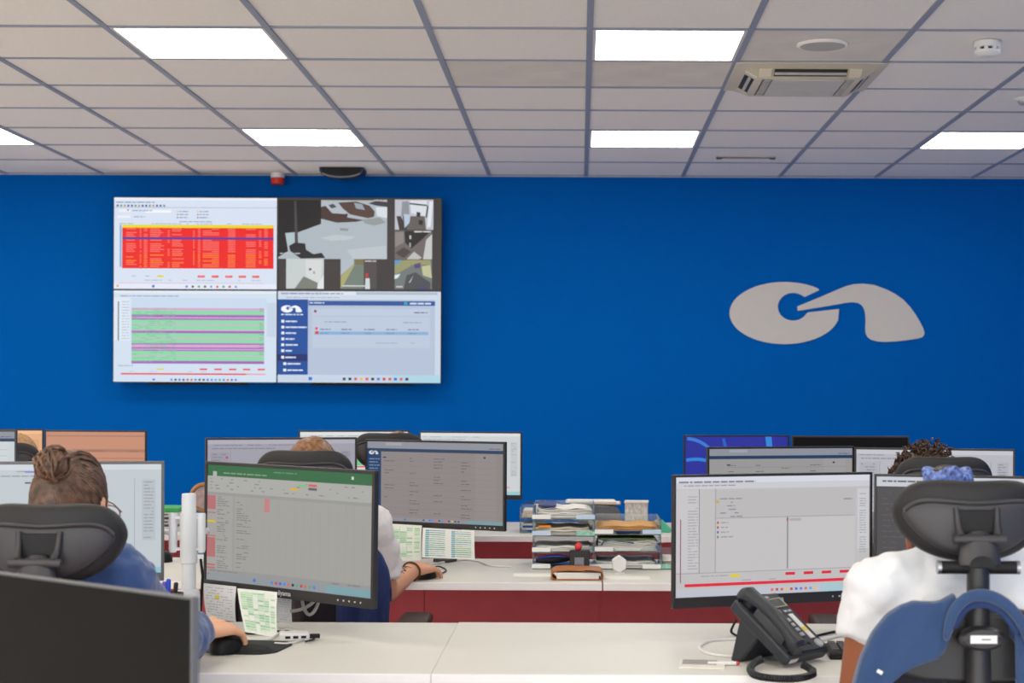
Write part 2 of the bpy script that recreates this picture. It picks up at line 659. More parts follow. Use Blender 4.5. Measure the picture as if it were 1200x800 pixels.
MB().box(-0.15, 0.15, -0.019, -0.004, -0.0075, -0.002).build('slot', M_SLOT, o, smooth=False)
for s in (-1, 1):
    MB().box(s * 0.152 - 0.016, s * 0.152 + 0.016, -0.022, 0.022, -0.012, 0.0).build('end_cap', M_SATIN, o, bevel=0.002)
p = at(1199, 112, 1976 * 1.357 / (462 - 112))
o = empty('ceiling_sensor', (p.x, p.y, CEIL), 0, 'small silver sensor on the ceiling at the right edge', 'sensor')
MB().lathe([(0.0001, 0.0), (0.04, 0), (0.04, -0.01), (0.03, -0.016)], n=28).build('base', M_WHITE, o)
MB().ell((0, 0, -0.016), (0.024, 0.024, 0.02)).build('lens', M_STEEL, o)

# dark half-moon detector and red beacon at the top of the wall
p = at(400, 196, 10.12)
o = empty('door_motion_sensor', (p.x, p.y, CEIL), 0, 'dark half-moon sensor with a silver lip hanging under the ceiling', 'sensor')
W2, DR = 0.135, 0.062
arc = [(W2 * math.sin(R(a)) * (1.0), -DR * max(0, math.cos(R(a))) ** 0.6) for a in range(-90, 91, 10)]
out = [(-W2, 0.0)] + arc[1:-1] + [(W2, 0.0)]
MB().prism([(x, z) for x, z in out], 0.0, 0.14).build('housing', mat('navy_plastic', (34, 44, 66), 0.3), o, bevel=0.004)
MB().prism([(x * 0.9, z * 0.86) for x, z in out], -0.004, 0.004).build('front_window', M_BLACK, o)
MB().tube([(x * 0.95, -0.004, z * 0.93) for x, z in out[3:-3]] + [], 0.0045, 8).build('silver_lip', M_STEEL, o)
p = at(324, 207, 10.40)
o = empty('alarm_beacon', (p.x, 10.44, wz(217, 10.4)), 0, 'small red alarm beacon with white base high on the wall', 'beacon')
M_RED = mat('red_beacon', (206, 52, 28), 0.25, var=0.12, scale=60)
MB().lathe([(0.0001, 0.042), (0.043, 0.042), (0.043, 0.07), (0.0001, 0.07)], n=28).build('base', M_WHITE, o, bevel=0.002)
MB().lathe([(0.0001, 0.0), (0.034, 0.0), (0.041, 0.006), (0.041, 0.043), (0.0001, 0.043)], n=28).build('red_lens', M_RED, o)
MB().box(-0.02, 0.02, 0.02, 0.061, 0.048, 0.066).build('wall_bracket', M_WHITE, o)

# emblem
M_EMB = mat('pale_grey_emblem', (206, 202, 196), 0.6, var=0.01)
ctr = at(969, 367, WALL_Y)
o = empty('wall_emblem', (ctr.x, WALL_Y, ctr.z), 0, 'large pale grey two-piece swoosh emblem on the blue wall', 'emblem')
for nm, pts in (('round_letter', C_LOGO), ('swoosh_letter', N_LOGO)):
    loc2 = []
    for zx, zy in pts:
        w = at(840 + zx / 4.615, 310 + zy / 4.615, WALL_Y)
        loc2.append((w.x - ctr.x, w.z - ctr.z))
    MB().prism(loc2, -0.012, 0).build(nm, M_EMB, o, smooth=False)

# ------------------------------------------------------------------ desks
DZ = 0.74
M_DESK = mat('cream_laminate', (217, 215, 207), 0.42, var=0.012, scale=5)
M_EDGE = mat('white_edge_band', (250, 250, 248), 0.4, var=0.005)
M_WINE = mat('wine_red_panel', (228, 104, 114), 0.65, var=0.04, scale=14, bump=0.08, bscale=300)
M_LEG = mat('grey_metal_leg', (150, 150, 152), 0.4, metal=0.4, var=0.02)


def desk(x0, x1, y0, y1, label, rz=0.0, grommet=None):
    w, dp = x1 - x0, y1 - y0
    e = empty('desk', (x0, y1, 0), rz, label, 'desk', 'long cream desks in rows')
    MB().box(0, w, -dp + 0.004, 0, DZ - 0.023, DZ).build('tabletop', M_DESK, e, bevel=0.0004)
    MB().box(0, w, -dp, -dp + 0.004, DZ - 0.0235, DZ - 0.0005).build('edge_band', M_EDGE, e, bevel=0.001)
    n = 3
    for i in range(n):
        a, b = w * i / n, w * (i + 1) / n
        MB().box(a + 0.001, b - 0.001, -0.06, -0.04, 0.10, DZ - 0.024).build('modesty_panel', M_WINE, e, bevel=0.0015)
    for xx in (0.12, w - 0.17):
        MB().box(xx, xx + 0.05, -0.038, -0.008, 0.0, DZ - 0.024).build('leg', M_LEG, e, bevel=0.003)
        MB().box(xx, xx + 0.05, -dp + 0.1, -0.008, 0.0, 0.03).build('foot_rail', M_LEG, e, bevel=0.003)
    if grommet:
        MB().lathe([(0.0001, 0), (0.03, 0), (0.03, 0.003), (0.0001, 0.003)], c=(grommet[0] - x0, grommet[1] - y1, DZ), n=24).build('cable_grommet', M_SATIN, e)
    return e


desk(-2.10, -0.302, 3.43, 4.20, 'front desk on the left, under the screen with the spreadsheet')
desk(-0.3012, 1.50, 3.43, 4.212, 'front desk on the right, carrying the black telephone')
desk(-1.73, 0.068, 5.10, 5.84, 'second-row desk with the papers hanging from its screen')
desk(0.072, 1.87, 5.10, 5.84, 'second-row desk behind the right front screen')
desk(-3.53, -1.734, 5.10, 5.84, 'second-row desk at the far left behind the woman with a bun')
desk(-1.40, 0.42, 6.78, 7.52, 'far third-row desk in the middle, holding the memo cube')
desk(0.424, 2.20, 6.78, 7.52, 'far third-row desk on the right under the blue wallpaper screen')
desk(-3.20, -1.404, 6.78, 7.52, 'far third-row desk on the left under the salmon screens')
desk(-1.80, -0.15, 1.72, 2.50, 'nearest desk below the picture, under the switched-off black screen')

# ------------------------------------------------------------------ screen pictures
TB = [(232, 94, 70), (60, 60, 66), (70, 130, 220), (240, 190, 60), (60, 170, 110), (90, 90, 200), (220, 90, 60), (40, 44, 60), (80, 160, 220), (200, 60, 60)]


def taskbar(rng, u0, u1, v, s, n=10):
    du = (u1 - u0) / n
    return [q(u0 + i * du, v, u0 + i * du + s, v + s * 1.6, TB[(i * 7 + rng.randrange(3)) % len(TB)], 3) for i in range(n)]


def scr_alarm(rng):
    E = [q(0, 0, 1, 1, (214, 224, 240), 0), q(0, 0, 1, 0.028, (232, 236, 246)), q(0, 0.105, 1, 0.11, (150, 165, 200))]
    E += words(rng, 0.012, 0.047, 0.25, 0.009, (110, 120, 150))
    for i in range(14):
        E.append(q(0.015 + i * 0.022, 0.078, 0.027 + i * 0.022, 0.1, [(60, 70, 110), (90, 140, 100), (190, 140, 70), (50, 90, 170)][i % 4], 2))
    E += [q(0.03, 0.13, 0.1, 0.16, (232, 236, 245)), q(0.08, 0.13, 0.09, 0.146, (220, 60, 60), 2), q(0.02, 0.195, 0.1, 0.225, (232, 236, 245)), q(0.19, 0.135, 0.35, 0.165, (240, 244, 250))]
    for r in range(3):
        for cx in (0.385, 0.51):
            E.append(q(cx, 0.145 + r * 0.033, cx + 0.008, 0.158 + r * 0.033, [(220, 190, 60), (200, 60, 60), (60, 60, 130)][r], 2))
            E += words(rng, cx + 0.014, 0.146 + r * 0.033, cx + 0.07, 0.009, (120, 130, 165))
    E += words(rng, 0.11, 0.137, 0.24, 0.01, (140, 150, 180)) + words(rng, 0.12, 0.205, 0.19, 0.01, (150, 160, 190))
    E += words(rng, 0.4, 0.258, 0.6, 0.008, (130, 140, 175)) + words(rng, 0.03, 0.282, 0.97, 0.007, (150, 160, 190), fill=0.5)
    E += [q(0.05, 0.297, 0.98, 0.33, (232, 214, 24)), q(0.05, 0.33, 0.98, 0.775, (236, 30, 26)), q(0.05, 0.432, 0.98, 0.458, (98, 52, 150), 2)]
    E.append(q(0.035, 0.30, 0.046, 0.76, (130, 170, 210)))
    cols = [(0.075, 0.14), (0.158, 0.168), (0.183, 0.205), (0.222, 0.31), (0.33, 0.342), (0.356, 0.43), (0.485, 0.495), (0.515, 0.53), (0.545, 0.6), (0.6, 0.645), (0.70, 0.745), (0.81, 0.87), (0.89, 0.905), (0.922, 0.945)]
    v = 0.337
    i = 0
    while v < 0.765:
        if not (0.42 < v < 0.46):
            c = (250, 130, 40) if i in (14, 15, 17, 18, 20, 21) else (246, 112, 104)
            for a, b in cols:
                if rng.random() < 0.82:
                    bb = b if b - a < 0.06 else a + (b - a) * rng.uniform(0.6, 1)
                    E.append(q(a, v, bb, v + 0.011, c, 3))
        v += 0.0205
        i += 1
    E.append(q(0.265, 0.852, 0.305, 0.872, (226, 214, 30), 2))
    for a in (0.515, 0.6, 0.685, 0.767, 0.85):
        E.append(q(a, 0.85, a + 0.043, 0.874, (232, 40, 40), 2))
        E += words(rng, a + 0.005, 0.857, a + 0.038, 0.008, (250, 150, 150), 3)
    E += words(rng, 0.02, 0.855, 0.25, 0.008, (160, 170, 200), fill=0.6) + words(rng, 0.1, 0.9, 0.9, 0.008, (170, 178, 205), fill=0.35)
    E += [q(0.03, 0.932, 0.92, 0.936, (238, 150, 160), 2), q(0, 0.945, 1, 1, (226, 232, 246))]
    E += [q(0.235, 0.957, 0.25, 0.985, (50, 110, 200), 3), q(0.016, 0.955, 0.03, 0.98, (240, 170, 70), 3)] + taskbar(rng, 0.44, 0.78, 0.962, 0.014, 9)
    return E


def scr_cctv(rng):
    E = [q(0, 0, 1, 1, (62, 56, 56), 0)]
    u = lambda x: (x - 38) / 1092.0
    v = lambda y: (y - 72) / 618.0
    P = lambda pts, c, lay=2: poly([(u(x), v(y)) for x, y in pts], c, lay)
    B = lambda x0, y0, x1, y1, c, lay=2: q(u(x0), v(y0), u(x1), v(y1), c, lay)
    E += [B(40, 84, 768, 482, (172, 182, 190), 1)]
    E += [P([(40, 84), (325, 84), (325, 245), (165, 305), (85, 308), (105, 430), (40, 470)], (30, 27, 28)),
          P([(85, 308), (165, 300), (175, 385), (110, 425)], (176, 192, 196), 3), P([(145, 90), (158, 90), (172, 380), (150, 380)], (70, 68, 68), 4),
          P([(110, 395), (150, 372), (220, 378), (225, 420), (275, 450), (330, 440), (355, 476), (190, 480), (120, 430)], (36, 34, 36), 4),
          P([(325, 130), (385, 115), (470, 150), (505, 180), (500, 200), (610, 218), (560, 230), (430, 236), (325, 210)], (70, 52, 46)),
          P([(335, 100), (400, 92), (440, 115), (500, 165), (490, 178), (400, 172), (370, 140)], (176, 184, 192), 3),
          P([(375, 118), (405, 108), (430, 130), (395, 140)], (70, 78, 88), 4),
          P([(440, 100), (560, 92), (650, 120), (685, 160), (680, 195), (640, 205), (520, 180), (470, 140)], (84, 62, 54), 3),
          P([(545, 100), (600, 110), (620, 150), (560, 140)], (150, 160, 168), 4), P([(640, 105), (690, 88), (768, 95), (768, 128), (700, 120)], (60, 58, 62), 3),
          P([(690, 130), (768, 130), (768, 205), (700, 190)], (214, 220, 226), 3), P([(450, 272), (510, 276), (505, 292), (455, 290)], (140, 146, 150), 3),
          P([(320, 340), (420, 318), (560, 330), (520, 350), (400, 360)], (188, 196, 202), 3), P([(500, 420), (760, 390), (768, 482), (540, 482)], (184, 194, 200), 3),
          P([(600, 215), (720, 200), (760, 235), (680, 255), (620, 240)], (146, 152, 152), 3)]
    E += words(rng, u(50), v(442), u(185), 0.012, (190, 190, 190), 5) + words(rng, u(680), v(80), u(765), 0.01, (190, 190, 190), 5)
    E += [B(92, 482, 345, 684, (196, 204, 204), 1), P([(210, 600), (305, 645), (300, 684), (150, 684)], (120, 124, 116)), P([(222, 490), (335, 490), (325, 620), (300, 640), (225, 600)], (212, 214, 214)),
          B(245, 545, 262, 560, (90, 90, 90), 3), B(275, 566, 284, 582, (110, 110, 110), 3), P([(305, 650), (345, 590), (345, 684), (303, 684)], (222, 226, 228), 3)]
    E += [B(458, 482, 612, 684, (112, 126, 116), 1), P([(458, 600), (545, 515), (552, 520), (480, 655), (458, 684)], (168, 166, 110), 3), P([(458, 482), (545, 482), (548, 512), (458, 595)], (176, 186, 196)),
          P([(552, 482), (612, 482), (612, 520), (555, 520)], (120, 112, 74), 3), B(626, 578, 642, 606, (200, 50, 44), 3), P([(625, 612), (652, 612), (655, 684), (622, 684)], (206, 214, 220), 3),
          B(470, 660, 650, 668, (206, 210, 210), 4), B(612, 482, 700, 684, (78, 72, 72), 1)]
    E += words(rng, u(620), v(492), u(698), 0.012, (200, 200, 200), 5)
    E += [B(820, 78, 1078, 282, (188, 190, 200), 1), P([(920, 84), (1035, 84), (1030, 190), (930, 170)], (214, 220, 226)), P([(915, 100), (1035, 112), (1035, 122), (918, 110)], (40, 40, 44), 4),
          P([(868, 90), (912, 90), (920, 200), (862, 190)], (140, 144, 152), 3), P([(870, 190), (1020, 190), (1030, 282), (880, 282)], (98, 92, 88), 3), P([(830, 190), (860, 190), (905, 282), (850, 282)], (62, 56, 56), 4),
          P([(880, 175), (925, 180), (918, 235), (885, 270)], (180, 196, 214), 5), P([(965, 160), (992, 165), (990, 195), (965, 192)], (44, 46, 54), 5), P([(980, 215), (1010, 220), (1005, 250), (980, 245)], (40, 40, 44), 5),
          P([(1050, 90), (1075, 90), (1060, 260), (1035, 270)], (222, 226, 234), 4), P([(1035, 120), (1045, 120), (1035, 200), (1025, 200)], (40, 40, 44), 5)]
    E += [B(820, 288, 1070, 482, (108, 100, 98), 1), P([(885, 290), (1060, 290), (1000, 350), (930, 410), (890, 370)], (40, 36, 36)), P([(820, 300), (880, 295), (880, 370), (822, 400)], (136, 130, 128), 3),
          P([(950, 430), (1000, 470), (985, 482), (900, 482)], (186, 186, 184), 3), P([(1030, 350), (1070, 310), (1070, 482), (1010, 482)], (196, 196, 196), 3), P([(822, 440), (880, 400), (930, 430), (880, 475)], (74, 66, 64), 3),
          B(918, 320, 930, 345, (190, 190, 190), 4), B(918, 370, 928, 400, (170, 170, 170), 4)]
    E += words(rng, u(950), v(291), u(1060), 0.012, (220, 220, 220), 5)
    E += [B(820, 485, 1070, 684, (110, 118, 116), 1), P([(820, 500), (900, 487), (1060, 487), (1065, 520), (940, 520), (820, 590)], (150, 150, 104)), P([(820, 490), (870, 487), (840, 515), (820, 520)], (90, 150, 200), 3),
          P([(950, 515), (995, 505), (990, 540), (955, 545)], (90, 70, 120), 4), P([(1000, 530), (1060, 520), (1070, 610), (1010, 590)], (190, 190, 150), 3), P([(900, 590), (960, 570), (1060, 640), (1060, 684), (880, 684)], (74, 76, 80), 3),
          P([(820, 590), (860, 580), (840, 610), (820, 615)], (220, 230, 240), 4), P([(940, 600), (950, 580), (925, 640), (915, 640)], (190, 196, 196), 5), P([(985, 670), (1030, 662), (1030, 684), (980, 684)], (64, 70, 120), 5),
          B(830, 664, 875, 672, (210, 210, 210), 5)]
    return E


def scr_green(rng):
    E = [q(0, 0, 1, 1, (208, 222, 238), 0), q(0, 0, 1, 0.03, (226, 232, 242))]
    E += words(rng, 0.04, 0.055, 0.4, 0.01, (140, 150, 180)) + [q(0.11, 0.08, 0.94, 0.20, (200, 216, 236)), q(0.0, 0.078, 0.1, 0.55, (220, 230, 242))]
    E += [q(0.025, 0.12, 0.033, 0.55, (120, 124, 140), 2)]
    for i in range(14):
        E += words(rng, 0.05, 0.12 + i * 0.031, 0.095, 0.007, (160, 176, 200))
    G, PK, PU = (142, 214, 170), (212, 166, 206), (160, 98, 184)
    rows = [(0.19, 0.215, PK), (0.215, 0.265, G), (0.265, 0.29, PU), (0.29, 0.305, PK), (0.305, 0.32, PU), (0.32, 0.368, G), (0.368, 0.38, PK), (0.38, 0.43, G), (0.43, 0.442, PK), (0.442, 0.466, PU),
            (0.466, 0.518, G), (0.518, 0.528, PK), (0.528, 0.575, G), (0.575, 0.59, PU), (0.59, 0.622, PK), (0.622, 0.636, PU), (0.636, 0.65, PK), (0.65, 0.662, PU), (0.662, 0.712, G), (0.712, 0.722, PK),
            (0.722, 0.77, G), (0.77, 0.80, PU)]
    for a, b, c in rows:
        E.append(q(0.11, a, 0.925, b, c, 2))
    for i in range(30):
        v = 0.195 + i * 0.02
        E += words(rng, 0.115, v, 0.38, 0.006, (120, 184, 152), 3, fill=0.55)
        E += words(rng, 0.895, v, 0.92, 0.006, (110, 150, 140), 3, fill=0.6)
    E += [q(0.94, 0.13, 0.995, 0.5, (196, 210, 230)), q(0.265, 0.852, 0.31, 0.868, (226, 214, 40), 2)]
    for a in (0.53, 0.62, 0.71, 0.795, 0.885):
        E.append(q(a, 0.852, a + 0.045, 0.869, (230, 44, 48), 2))
    E += words(rng, 0.03, 0.82, 0.12, 0.008, (150, 160, 186)) + words(rng, 0.1, 0.885, 0.85, 0.006, (170, 180, 205), fill=0.4)
    E += [q(0.045, 0.905, 0.815, 0.921, (232, 50, 54), 2), q(0.815, 0.907, 0.935, 0.918, (238, 140, 150), 2), q(0.24, 0.965, 0.255, 0.985, (60, 120, 210), 3)]
    return E + taskbar(rng, 0.35, 0.77, 0.965, 0.013, 17)


def scr_portal(rng):
    E = [q(0, 0, 1, 1, (178, 192, 214), 0), q(0, 0, 1, 0.09, (206, 216, 230)), q(0, 0.09, 0.185, 0.915, (12, 74, 154), 1), q(0.188, 0.105, 0.965, 0.155, (44, 82, 154), 2), q(0.965, 0.09, 1, 0.915, (200, 212, 228), 2)]
    E += words(rng, 0.02, 0.02, 0.4, 0.012, (120, 130, 160)) + [q(0.28, 0.0, 0.48, 0.04, (226, 232, 242)), q(0.48, 0.01, 0.98, 0.035, (170, 186, 200), 2)] + words(rng, 0.05, 0.065, 0.38, 0.008, (150, 160, 186))
    E += logo(0.02, 0.155, 0.148, 0.235, (240, 244, 250), 3) + words(rng, 0.02, 0.25, 0.155, 0.012, (225, 230, 245), 3)
    for i, wd in enumerate((0.07, 0.13, 0.065, 0.055, 0.075, 0.04)):
        v = 0.315 + i * 0.0645
        E.append(q(0.022, v, 0.04, v + 0.03, (230, 236, 248), 3))
        E += words(rng, 0.048, v + 0.008, 0.048 + wd, 0.016, (214, 224, 242), 3, 0.02, 0.05, 0.003)
    E.append(q(0.0, 0.69, 0.185, 0.765, (22, 40, 104), 2))
    for i, (a, wd) in enumerate(((0.022, 0.065), (0.035, 0.08), (0.035, 0.095))):
        v = 0.71 + i * 0.07
        E.append(q(a, v, a + 0.018, v + 0.03, (230, 236, 248), 3))
        E += words(rng, a + 0.025, v + 0.008, a + 0.025 + wd, 0.016, (214, 224, 242), 3, 0.02, 0.05, 0.003)
    E += words(rng, 0.195, 0.12, 0.285, 0.014, (200, 212, 236), 3) + words(rng, 0.81, 0.122, 0.94, 0.018, (214, 224, 240), 3) + [q(0.775, 0.115, 0.795, 0.145, (40, 170, 170), 3)]
    E += [q(0.21, 0.19, 0.935, 0.265, (188, 200, 220), 1), q(0.222, 0.205, 0.238, 0.232, (150, 50, 90), 3), q(0.23, 0.395, 0.245, 0.42, (226, 50, 70), 3), q(0.23, 0.437, 0.25, 0.47, (226, 50, 70), 3),
          q(0.225, 0.44, 0.925, 0.475, (134, 174, 214), 2), q(0.21, 0.28, 0.935, 0.62, (186, 199, 219), 1)]
    E += words(rng, 0.835, 0.225, 0.92, 0.01, (70, 76, 110), 3) + words(rng, 0.25, 0.33, 0.42, 0.01, (140, 150, 180), 3, fill=0.7) + words(rng, 0.77, 0.335, 0.88, 0.01, (140, 150, 180), 3)
    for a in (0.26, 0.39, 0.53, 0.665, 0.8):
        E += words(rng, a, 0.412, a + 0.065, 0.01, (90, 98, 130), 3) + words(rng, a, 0.455, a + 0.05, 0.008, (100, 130, 170), 3)
    E += words(rng, 0.6, 0.56, 0.92, 0.008, (150, 162, 190), 3, fill=0.5)
    E += [q(0, 0.915, 1, 1, (196, 210, 228), 2), q(0.7, 0.915, 1, 1, (170, 212, 226), 2), q(0.19, 0.94, 0.212, 0.975, (40, 110, 210), 3)]
    return E + taskbar(rng, 0.4, 0.82, 0.945, 0.018, 12)


def scr_sheet(rng):
    g = (156, 155, 150)
    E = [q(0, 0, 1, 1, g, 0), q(0, 0, 1, 0.095, (44, 100, 62)), q(0, 0.095, 1, 0.235, (166, 166, 162)), q(0, 0.235, 1, 0.262, (148, 147, 144)), q(0.0, 0.262, 0.17, 0.90, (158, 157, 153))]
    E += [q(0.035, 0.055, 0.06, 0.095, (170, 172, 168), 2), q(0.88, 0.03, 0.893, 0.055, (200, 210, 200), 2)] + words(rng, 0.08, 0.06, 0.4, 0.012, (120, 150, 120), 2, fill=0.8) + words(rng, 0.42, 0.03, 0.56, 0.01, (96, 140, 106), 2)
    for r in range(4):
        E += words(rng, 0.02, 0.115 + r * 0.028, 0.95, 0.009, (128, 128, 130), 2, 0.008, 0.03, 0.02, 0.4)
    E += [q(0.52, 0.155, 0.57, 0.175, (214, 170, 60), 3), q(0.57, 0.125, 0.62, 0.14, (110, 190, 120), 3), q(0.63, 0.115, 0.68, 0.135, (210, 90, 90), 3), q(0.63, 0.145, 0.68, 0.165, (90, 90, 94), 3)]
    for a, b in ((0.265, 0.385), (0.41, 0.42), (0.61, 0.62), (0.63, 0.80), (0.86, 0.875), (0.885, 0.90)):
        E.append(q(0.0, a, 0.055, b, (176, 106, 110), 2))
    E += [q(0.0, 0.48, 0.055, 0.50, (206, 178, 40), 2), q(0.365, 0.262, 0.395, 0.375, (190, 120, 124), 2)]
    for i in range(34):
        v = 0.272 + i * 0.0185
        E += words(rng, 0.065, v, 0.065 + rng.uniform(0.04, 0.08), 0.006, (112, 112, 114), 2, fill=0.8)
        if rng.random() < 0.7:
            E += words(rng, 0.19, v, 0.19 + rng.uniform(0.03, 0.1), 0.006, (112, 112, 114), 2, fill=0.8)
    E.append(q(0.165, 0.262, 0.178, 0.90, (150, 150, 147), 2))
    for a in [0.2 + 0.05 * i for i in range(16)]:
        E.append(q(a, 0.262, a + 0.0015, 0.90, (148, 148, 144), 2))
    E += [q(0, 0.90, 1, 0.935, (146, 146, 146), 2), q(0, 0.935, 1, 1, (140, 146, 150), 2), q(0.74, 0.935, 1, 1, (120, 158, 166), 3), q(0.01, 0.94, 0.018, 0.955, (200, 70, 70), 4), q(0.3, 0.95, 0.316, 0.975, (50, 110, 190), 4)]
    E += words(rng, 0.02, 0.912, 0.2, 0.008, (120, 120, 122), 4) + words(rng, 0.74, 0.91, 0.95, 0.01, (120, 120, 122), 4, fill=0.5)
    return E + taskbar(rng, 0.41, 0.69, 0.955, 0.014, 11)


def scr_console(rng):
    E = [q(0, 0, 1, 1, (190, 187, 187), 0), q(0, 0, 1, 0.05, (212, 214, 222)), q(0, 0.05, 1, 0.1, (200, 200, 206))]
    E += words(rng, 0.015, 0.035, 0.4, 0.014, (130, 124, 140)) + words(rng, 0.04, 0.068, 0.3, 0.008, (150, 140, 150))
    E += [q(0.0, 0.105, 0.115, 0.79, (196, 194, 196)), q(0.115, 0.1, 0.118, 0.80, (110, 110, 120), 2), q(0.195, 0.1, 0.2, 0.80, (160, 158, 162), 2), q(0.022, 0.35, 0.027, 0.88, (150, 80, 100), 3)]
    E += [q(0.2, 0.11, 0.925, 0.345, (186, 183, 184), 1), q(0.2, 0.36, 0.56, 0.80, (193, 190, 190), 1), q(0.575, 0.36, 0.92, 0.80, (195, 192, 192), 1), q(0.562, 0.35, 0.568, 0.79, (130, 128, 132), 3), q(0.2, 0.345, 0.92, 0.35, (150, 150, 156), 2)]
    E += [q(0.2, 0.195, 0.215, 0.22, (200, 170, 60), 3)]
    for i in range(26):
        E += words(rng, 0.06, 0.16 + i * 0.024, 0.11, 0.008, (160, 160, 166), 3, fill=0.8)
        E += words(rng, 0.945, 0.14 + i * 0.021, 0.98, 0.008, (160, 160, 166), 3, fill=0.9)
    E.append(q(0.935, 0.12, 0.995, 0.64, (200, 200, 204), 1))
    for i in range(7):
        E += words(rng, 0.22, 0.18 + i * 0.03, 0.22 + rng.uniform(0.04, 0.13), 0.01, (140, 138, 144), 3, fill=0.7)
    for i, c in enumerate(((190, 80, 80), (170, 90, 70), (80, 90, 200), (90, 150, 90))):
        E.append(q(0.205, 0.375 + i * 0.04, 0.214, 0.395 + i * 0.04, c, 3))
        E += words(rng, 0.225, 0.38 + i * 0.04, 0.225 + rng.uniform(0.03, 0.1), 0.01, (150, 150, 156), 3)
    E += [q(0.56, 0.36, 0.568, 0.385, (170, 60, 70), 4), q(0.575, 0.365, 0.635, 0.385, (170, 168, 172), 4)] + words(rng, 0.86, 0.2, 0.91, 0.014, (150, 148, 150), 3)
    E += [q(0.0, 0.80, 1, 0.805, (150, 150, 156), 2), q(0.272, 0.822, 0.32, 0.845, (222, 200, 40), 3)]
    for a in (0.555, 0.65, 0.745, 0.84, 0.93):
        E.append(q(a, 0.822, a + 0.05, 0.846, (216, 34, 56), 3))
    E += words(rng, 0.03, 0.825, 0.26, 0.009, (160, 158, 164), 3, fill=0.6) + words(rng, 0.1, 0.87, 0.6, 0.009, (160, 158, 164), 3, fill=0.4)
    E += [q(0.045, 0.89, 1.0, 0.915, (220, 36, 60), 3), q(0.0, 0.935, 1, 1, (188, 190, 200), 2), q(0.74, 0.935, 1, 1, (166, 196, 206), 3), q(0.36, 0.955, 0.378, 0.985, (50, 120, 210), 4)]
    return E + taskbar(rng, 0.48, 0.73, 0.955, 0.013, 10)


def scr_form(rng, bg=(136, 129, 128), side=True):
    E = [q(0, 0, 1, 1, bg, 0), q(0, 0, 1, 0.085, (138, 142, 152)), q(0, 0.085, 1, 0.125, (28, 56, 88), 2)]
    E += [q(0.14, 0.01, 0.26, 0.045, (156, 160, 166), 2)] + words(rng, 0.9, 0.06, 0.98, 0.01, (90, 90, 100), 3)
    if side:
        E += [q(0, 0.085, 0.105, 0.96, (22, 58, 100), 1)] + logo(0.012, 0.115, 0.085, 0.165, (200, 208, 216), 3)
        for i in range(4):
            E += words(rng, 0.015, 0.215 + i * 0.04, 0.095 - 0.015 * (i % 2), 0.012, (120, 146, 180), 3)
    for i in range(20):
        v = 0.2 + i * 0.038
        for a in (0.13, 0.32, 0.5, 0.7):
            if rng.random() < 0.5:
                E += words(rng, a, v, a + rng.uniform(0.02, 0.08), 0.009, (96, 92, 96), 3)
        if i % 2:
            E.append(q(0.12, v - 0.012, 0.95, v - 0.009, (122, 116, 116), 2))
    E += [q(0.12, 0.19, 0.145, 0.205, (40, 50, 100), 4), q(0.8, 0.125, 0.95, 0.96, tuple(x + 4 for x in bg), 1), q(0.86, 0.165, 0.875, 0.185, (40, 40, 60), 4)]
    E += [q(0, 0.955, 1, 1, (138, 138, 146), 2), q(0.75, 0.955, 1, 1, (118, 150, 158), 3), q(0.28, 0.965, 0.295, 0.985, (60, 110, 190), 4)]
    return E + taskbar(rng, 0.42, 0.7, 0.965, 0.012, 12)


def scr_plain(rng, bg, ink, accents=()):
    E = [q(0, 0, 1, 1, bg, 0), q(0, 0.0, 1, 0.05, tuple(min(255, c + 14) for c in bg))]
    E += words(rng, 0.03, 0.1, 0.45, 0.012, ink) + words(rng, 0.02, 0.06, 0.6, 0.009, ink, fill=0.7)
    E += [q(0.02, 0.15, 0.14, 0.85, tuple(max(0, c - 8) for c in bg), 1), q(0.15, 0.14, 0.153, 0.86, ink, 2), q(0.9, 0.14, 0.97, 0.7, tuple(max(0, c - 10) for c in bg), 1), q(0.86, 0.13, 0.863, 0.86, ink, 2)]
    for i in range(18):
        E += words(rng, 0.03, 0.17 + i * 0.035, 0.12, 0.01, ink, 3, fill=0.4)
        E += words(rng, 0.91, 0.16 + i * 0.03, 0.96, 0.01, ink, 3, fill=0.6)
    for a in accents:
        E.append(q(*a[0], a[1], 4))
    E += [q(0, 0.945, 1, 1, tuple(max(0, c - 8) for c in bg), 2)]
    return E


def scr_wall(rng):
    E = [q(0, 0, 1, 1, (34, 44, 150), 0)]
    for cx, cy, r, c in ((0.0, 0.6, 0.35, (52, 120, 206)), (0.85, -0.1, 0.5, (30, 92, 190)), (0.1, 1.1, 0.45, (40, 130, 214))):
        n = 120
        for k in range(n):
            a0, a1 = 2 * math.pi * k / n, 2 * math.pi * (k + 1) / n
            pts = [(cx + rr * math.cos(a), cy + rr * 1.7 * math.sin(a)) for rr, a in ((r, a0), (r, a1), (r - 0.03, a1), (r - 0.03, a0))]
            if all(0 <= x <= 1 and 0 <= y <= 1 for x, y in pts):
                E.append(poly(pts, c, 2))
    E.append(poly([(0.78, 0), (0.84, 0), (0.86, 0.35), (0.8, 0.3)], (46, 130, 214), 3))
    E.append(q(0, 0.94, 1, 1, (60, 70, 150), 3))
    return E


# ------------------------------------------------------------------ monitors
M_BEZ = mat('black_bezel', (42, 39, 39), 0.4, var=0.03)
M_BEZG = mat('grey_bezel', (96, 96, 98), 0.4, var=0.03)
M_MARK = mat('silver_print', (214, 216, 220), 0.4, var=0.0)


